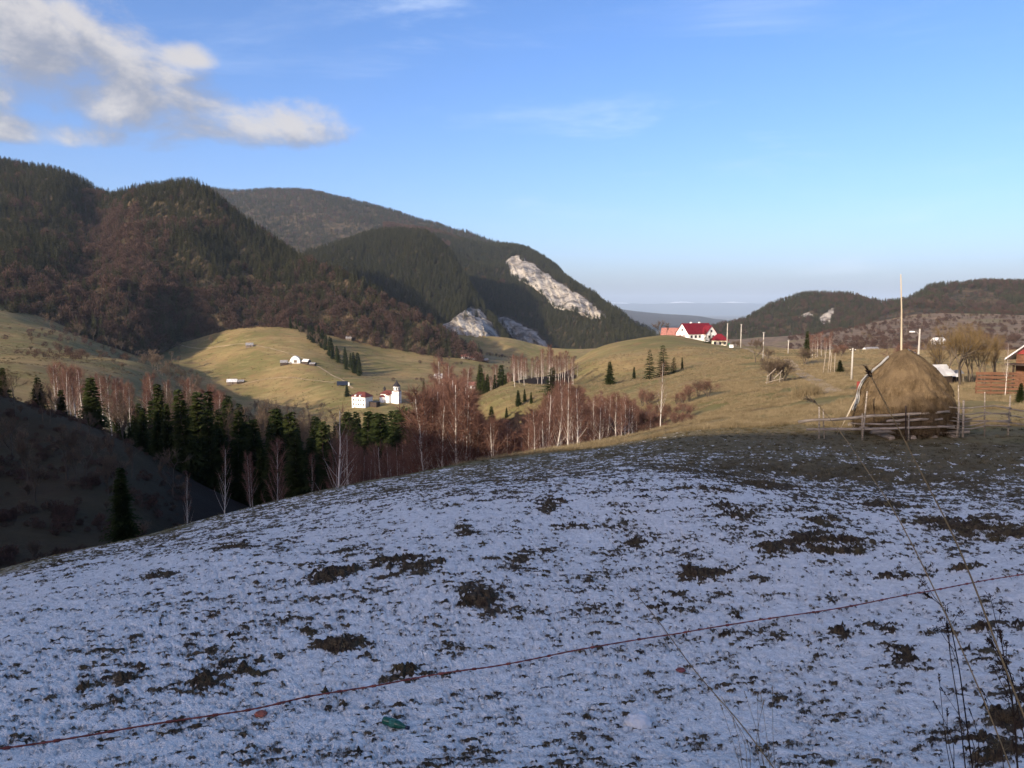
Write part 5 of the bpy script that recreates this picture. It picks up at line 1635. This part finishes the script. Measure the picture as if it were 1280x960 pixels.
# ------------------------------------------------------------------ rail fence
def fence():
    Y = 38.6
    t = thing('rail_fence', 'crooked grey rail fence of split poles in front of the haystack', 'fence', base_at(1125, 546, Y))
    o = np.array(t.location)
    gg = np.random.default_rng(14)
    def rail(pts, r):
        q = np.array([P(px, py, YY) for px, py, YY in pts]) - o
        n = 9
        k = np.linspace(0, len(q) - 1, n)
        c = crom(q, k) + np.column_stack([np.zeros(n), gg.normal(0, 0.015, n), gg.normal(0, 0.018, n)])
        MB().tube(c, r * gg.uniform(0.8, 1.15, n), 7).build('rail', M_WOOD, t, smooth=True)
    def post(px, top, bot, YY, r=0.045, lean=0.0, mat=None):
        b = P(px, bot, YY); b[2] = float(ground_z(b[0], b[1])) - 0.15
        a = P(px + lean, top, YY)
        MB().tube([b - o, (b + a) / 2 - o + gg.normal(0, 0.012, 3), a - o], [r, r * 0.95, r * 0.75], 7).build('post', mat or M_WOOD, t, smooth=True)
    rail([(998, 527.5, Y + 0.2), (1060, 523, Y), (1120, 519, Y), (1187, 514.5, Y)], 0.075)
    rail([(1108, 526.5, Y + .1), (1140, 525, Y), (1178, 524, Y)], 0.065)
    rail([(1008, 537, Y + .2), (1090, 536, Y), (1193, 533.5, Y)], 0.07)
    rail([(1064, 529, Y + .2), (1120, 530, Y + .2), (1180, 529, Y + .2)], 0.05)
    for y0, y1, r in ((509, 510, .04), (516, 519, .032), (522, 516, .03), (526, 528, .034), (531, 526, .032), (535, 533, .035)):
        rail([(1184, y0, Y + .3), (1210, y0 + 1.5, Y + .5), (1236, (y0 + y1) / 2 - 1.5, Y + .8), (1264, y1, Y + 1.2)], r)
    for y0, y1, r in ((511, 514, .035), (520, 522, .03), (528, 531, .03)):
        rail([(1258, y0, Y + 1.1), (1285, y1, Y + 1.5), (1330, y1 + 1, Y + 2)], r)
    for a in ((1024, 508, 544, Y + .1, .045, 0), (1031, 512, 543, Y + .3, .04, -2), (1078, 517, 548, Y - .1, .045, 0), (1136, 516, 548, Y - .1, .045, 0), (1196, 502, 549, Y - .1, .05, 3), (1199, 481, 545, Y + .4, .035, -1), (1203.5, 500, 550, Y - .15, .06, 1), (1231, 490, 544, Y + .8, .04, 0), (1260, 494, 540, Y + 1.2, .045, 3), (1283, 500, 540, Y + 1.6, .045, 0)):
        post(*a)
fence()

# ------------------------------------------------------------------ small things on the snow
def cord():
    px = np.array([-60, 0, 120, 250, 330, 400, 480, 560, 640, 740, 850, 950, 1050, 1120, 1160, 1220, 1280, 1340])
    py = np.array([956, 945, 926, 905, 891, 876, 862, 848, 835, 816, 797, 781, 765, 752, 744, 733, 722, 712.0])
    c = np.array([hit(a, b, 4.5, 40) for a, b in zip(px, py)])
    n = 420
    k = np.linspace(0, len(c) - 1, n)
    q = crom(c, k)
    q[:, 2] = np.maximum(np.interp(k, np.arange(len(c)), c[:, 2]) + 0.07, ground_z(q[:, 0], q[:, 1]) + 0.05)
    q[:, 2] += 0.006 * np.sin(k * 3)
    rad = 0.0090 + 0.002 * np.sin(np.arange(n) * 1.9)
    t = thing('cord', 'rust-red knotted cord stretched low across the snowy slope', 'cord', q[n // 2])
    o = q[n // 2]
    M = plain('rust_red_cord', (0.20, 0.060, 0.045), 0.35, 9.0)
    MB().tube(q - o, rad, 6).build('strand', M, t, smooth=True)
    for i in range(14, n - 4, 13):
        d = q[i + 1] - q[i - 1]; d /= np.linalg.norm(d)
        MB().tube([q[i] - o - d * 0.035, q[i] - o - d * 0.02, q[i] - o + d * 0.02, q[i] - o + d * 0.035], [0.009, 0.016, 0.016, 0.009], 6).build('knot', M, t, smooth=True)
cord()

def lay(px, py, lift):
    c = hit(px, py, 4.5, 40); c[2] = float(ground_z(c[0], c[1])) + lift
    return c
t = thing('bottle', 'dark green bottle lying on the snow below the red cord', 'bottle', lay(494, 910, 0.045), 0.0)
M_BOT = pmat('green_bottle_plastic', lambda k, b: setc(k, b, (0.012, 0.085, 0.050)), 0.25, 0.5)
def lying(m):
    for v in m.V:
        x, z = v[:, 0].copy(), v[:, 2].copy(); v[:, 0] = z - 0.14; v[:, 2] = x
    return m
tb = lying(MB().lathe([(0.0, 0.0), (0.036, 0.004), (0.042, 0.02), (0.041, 0.06), (0.0435, 0.08), (0.043, 0.15), (0.041, 0.175), (0.030, 0.215), (0.018, 0.245), (0.015, 0.27)], 20)).build('bottle_body', M_BOT, t, smooth=True)
lying(MB().lathe([(0.0, 0.30), (0.018, 0.30), (0.019, 0.265), (0.014, 0.262)], 16)).build('cap', pmat('dark_cap', lambda k, b: setc(k, b, (0.012, 0.018, 0.035)), 0.4, 0.4), t, smooth=True)
lying(MB().lathe([(0.0437, 0.085), (0.0442, 0.09), (0.0442, 0.14), (0.0437, 0.145)], 20)).build('wrapper', plain('worn_wrapper', (0.05, 0.16, 0.12), 0.4, 20), t, smooth=True)
t.rotation_euler = (0, R(6), R(-20))

def lump(name, label, cat, px, py, size, mat, seed, flat):
    gg = np.random.default_rng(seed)
    nu, nv = 36, 18
    th = np.linspace(0, 2 * np.pi, nu, endpoint=False); ph = np.linspace(0.02, math.pi - 0.02, nv)
    T_, F_ = np.meshgrid(th, ph, indexing='ij')
    d = np.stack([np.sin(F_) * np.cos(T_), np.sin(F_) * np.sin(T_), np.cos(F_)], -1)
    r = 1 + 0.45 * fbm(d[..., 0] * 2 + seed, d[..., 1] * 2 + d[..., 2] * 1.7, 4, seed, 0.6, ridged=True)
    V = d * r[..., None] * np.array(size) * np.array([1, 1, flat])
    i, j = np.meshgrid(np.arange(nu), np.arange(nv - 1), indexing='ij')
    Q = np.stack([i * nv + j, i * nv + j + 1, ((i + 1) % nu) * nv + j + 1, ((i + 1) % nu) * nv + j], -1).reshape(-1, 4)
    o = link(name, mesh_np(name, V, Q=Q, mats=[mat]), loc=lay(px, py, size * 0.12))
    tag(o, label, cat)
lump('plastic_bag', 'crumpled white plastic bag lying on the snow near straw stalks', 'bag', 798, 905, 0.115, plain('white_film', (0.70, 0.69, 0.66), 0.06, 8, 0.4), 3, 0.6)
lump('tile_shard', 'flat brick-red shard under the red cord', 'shard', 326, 893, 0.055, plain('brick_red', (0.33, 0.11, 0.07), 0.2, 12), 5, 0.25)
lump('tile_shard', 'thin dark red shard uphill of the white bag', 'shard', 851, 838, 0.05, plain('brick_red_dark', (0.22, 0.07, 0.06), 0.2, 12), 6, 0.2)

# ------------------------------------------------------------------ dry stalks close to the camera
def stalk(label, pts, r, head=None, mat=None, hmat=None, branches=0, name='dry_stalk'):
    pts = [P(*p) for p in pts]
    b = pts[0].copy(); zz = float(ground_z(b[0], b[1]))
    c = crom(np.array(pts), np.linspace(0, len(pts) - 1, 24))
    t = thing(name, label, 'stalk', b)
    # root the foot in the ground
    foot = b.copy(); foot[2] = min(zz, b[2]) - 0.02
    c = np.concatenate([[foot], c]) if b[2] > zz + 0.01 else c
    MB().tube(c - b, np.linspace(r, r * 0.45, len(c)), 6).build('stem', mat or M_STRAW, t, smooth=True)
    gg = np.random.default_rng(int(abs(b[0]) * 1000))
    if head:
        m = MB()
        e, d = c[-1] - b, c[-1] - c[-3]
        d = d / np.linalg.norm(d)
        n = head[1]
        p = e - d * head[0] * gg.random((n, 1))
        dd = d + gg.normal(0, 0.5, (n, 3)); dd /= np.linalg.norm(dd, axis=1, keepdims=True)
        twig_strips(m, p, dd, gg.uniform(0.3, 1, n) * head[2], np.full(n, head[2] * 0.13), gg, 0)
        m.build('seed_head', hmat or M_WEED, t)
    for i in range(branches):
        k = gg.integers(8, len(c) - 2)
        d = c[k + 1] - c[k]; d /= np.linalg.norm(d)
        d = d + gg.normal(0, 0.45, 3); d /= np.linalg.norm(d)
        L = gg.uniform(0.08, 0.28)
        a = c[k] - b
        br = MB().tube([a, a + d * L * 0.5, a + d * L + [0, 0, 0.02]], [r * 0.5, r * 0.4, r * 0.25], 5).build('branch', mat or M_WEED, t)
        m = MB(); n = 26
        p = a + d * L + gg.normal(0, 0.010, (n, 3)); dd = gg.normal(0, 1, (n, 3)); dd /= np.linalg.norm(dd, axis=1, keepdims=True)
        twig_strips(m, p, dd, gg.uniform(0.010, 0.028, n), np.full(n, 0.003), gg, 0)
        m.build('seed_head', hmat or M_WEED, br)
    return t
stalk('long pale stalk leaning far over the slope towards the haystack', [(1440, 1300, 2.45), (1345, 1040, 2.48), (1278, 890, 2.5), (1205, 700, 2.55), (1150, 588, 2.6), (1083, 459, 2.7)], 0.0042, (0.04, 60, 0.022))
stalk('thin pale stalk with drooping head left of the longest stalk', [(1330, 1150, 2.9), (1240, 900, 3.0), (1140, 680, 3.05), (1075, 575, 3.1), (1028, 512, 3.15), (1008, 498, 3.15)], 0.0032, (0.05, 40, 0.03), hmat=M_STRAW)
stalk('pale bent stalk leaning left over the cord', [(985, 985, 4.2), (930, 910, 4.3), (870, 840, 4.4), (822, 775, 4.5), (786, 732, 4.6)], 0.0042)
stalk('dark weed with bent tip at the right of the slope', [(1222, 1010, 4.1), (1205, 880, 4.2), (1196, 820, 4.25), (1182, 765, 4.3), (1156, 742, 4.3)], 0.0042, (0.06, 50, 0.03), M_WEED, branches=3, name='dry_weed')
stalk('dark weed with two clumped heads at the right of the slope', [(1212, 1010, 4.15), (1200, 900, 4.2), (1188, 820, 4.25), (1184, 780, 4.3)], 0.0038, (0.05, 40, 0.03), M_WEED, branches=3, name='dry_weed')
stalk('thick brown weed with many heads by the right margin', [(1275, 1020, 4.0), (1268, 900, 4.1), (1258, 840, 4.1), (1250, 790, 4.2)], 0.0055, (0.06, 50, 0.035), M_WEED, branches=9, name='dry_weed')
stalk('short brown weed leaning over the thick one', [(1300, 1000, 4.0), (1275, 900, 4.1), (1262, 840, 4.1), (1236, 800, 4.2)], 0.0042, (0.05, 50, 0.03), M_WEED, branches=7, name='dry_weed')
gs = np.random.default_rng(44)
for i in range(9):
    x0 = gs.uniform(925, 975)
    stalk('fine straw stem in the little clump below the cord', [(x0, 990, 4.6), (x0 + gs.normal(-8, 10), 930, 4.65), (x0 + gs.normal(-22, 22), gs.uniform(858, 900), 4.7)], 0.0022, (0.05, 16, 0.02), hmat=M_STRAW, name='straw_stem')['group'] = 'fine straw stems'
for i in range(10):
    x0 = gs.uniform(1150, 1285)
    stalk('fine dark weed stem in the tangle at the slope margin', [(x0 + 10, 1000, 4.3), (x0 + gs.normal(0, 8), 930, 4.3), (x0 + gs.normal(-8, 14), gs.uniform(840, 905), 4.35)], 0.0028, (0.05, 24, 0.022), M_WEED, name='dry_weed')['group'] = 'fine dark weeds'
# ------------------------------------------------------------------ the air
def make_haze():
    m = bpy.data.materials.new('haze_air'); m.use_nodes = True
    k = NT(m.node_tree)
    v = k.n('ShaderNodeVolumePrincipled', {'Color': (0.66, 0.82, 1.0, 1.0), 'Density': HAZE, 'Anisotropy': 0.0})
    k.n('ShaderNodeOutputMaterial', {'Volume': v.outputs[0]})
    mb = MB().box((0, 17000, (820 - 900) / 2), (130000, 70000, 820 + 900))
    tag(mb.build('haze', m), kind='stuff')
HAZE = 3.2e-5
make_haze()
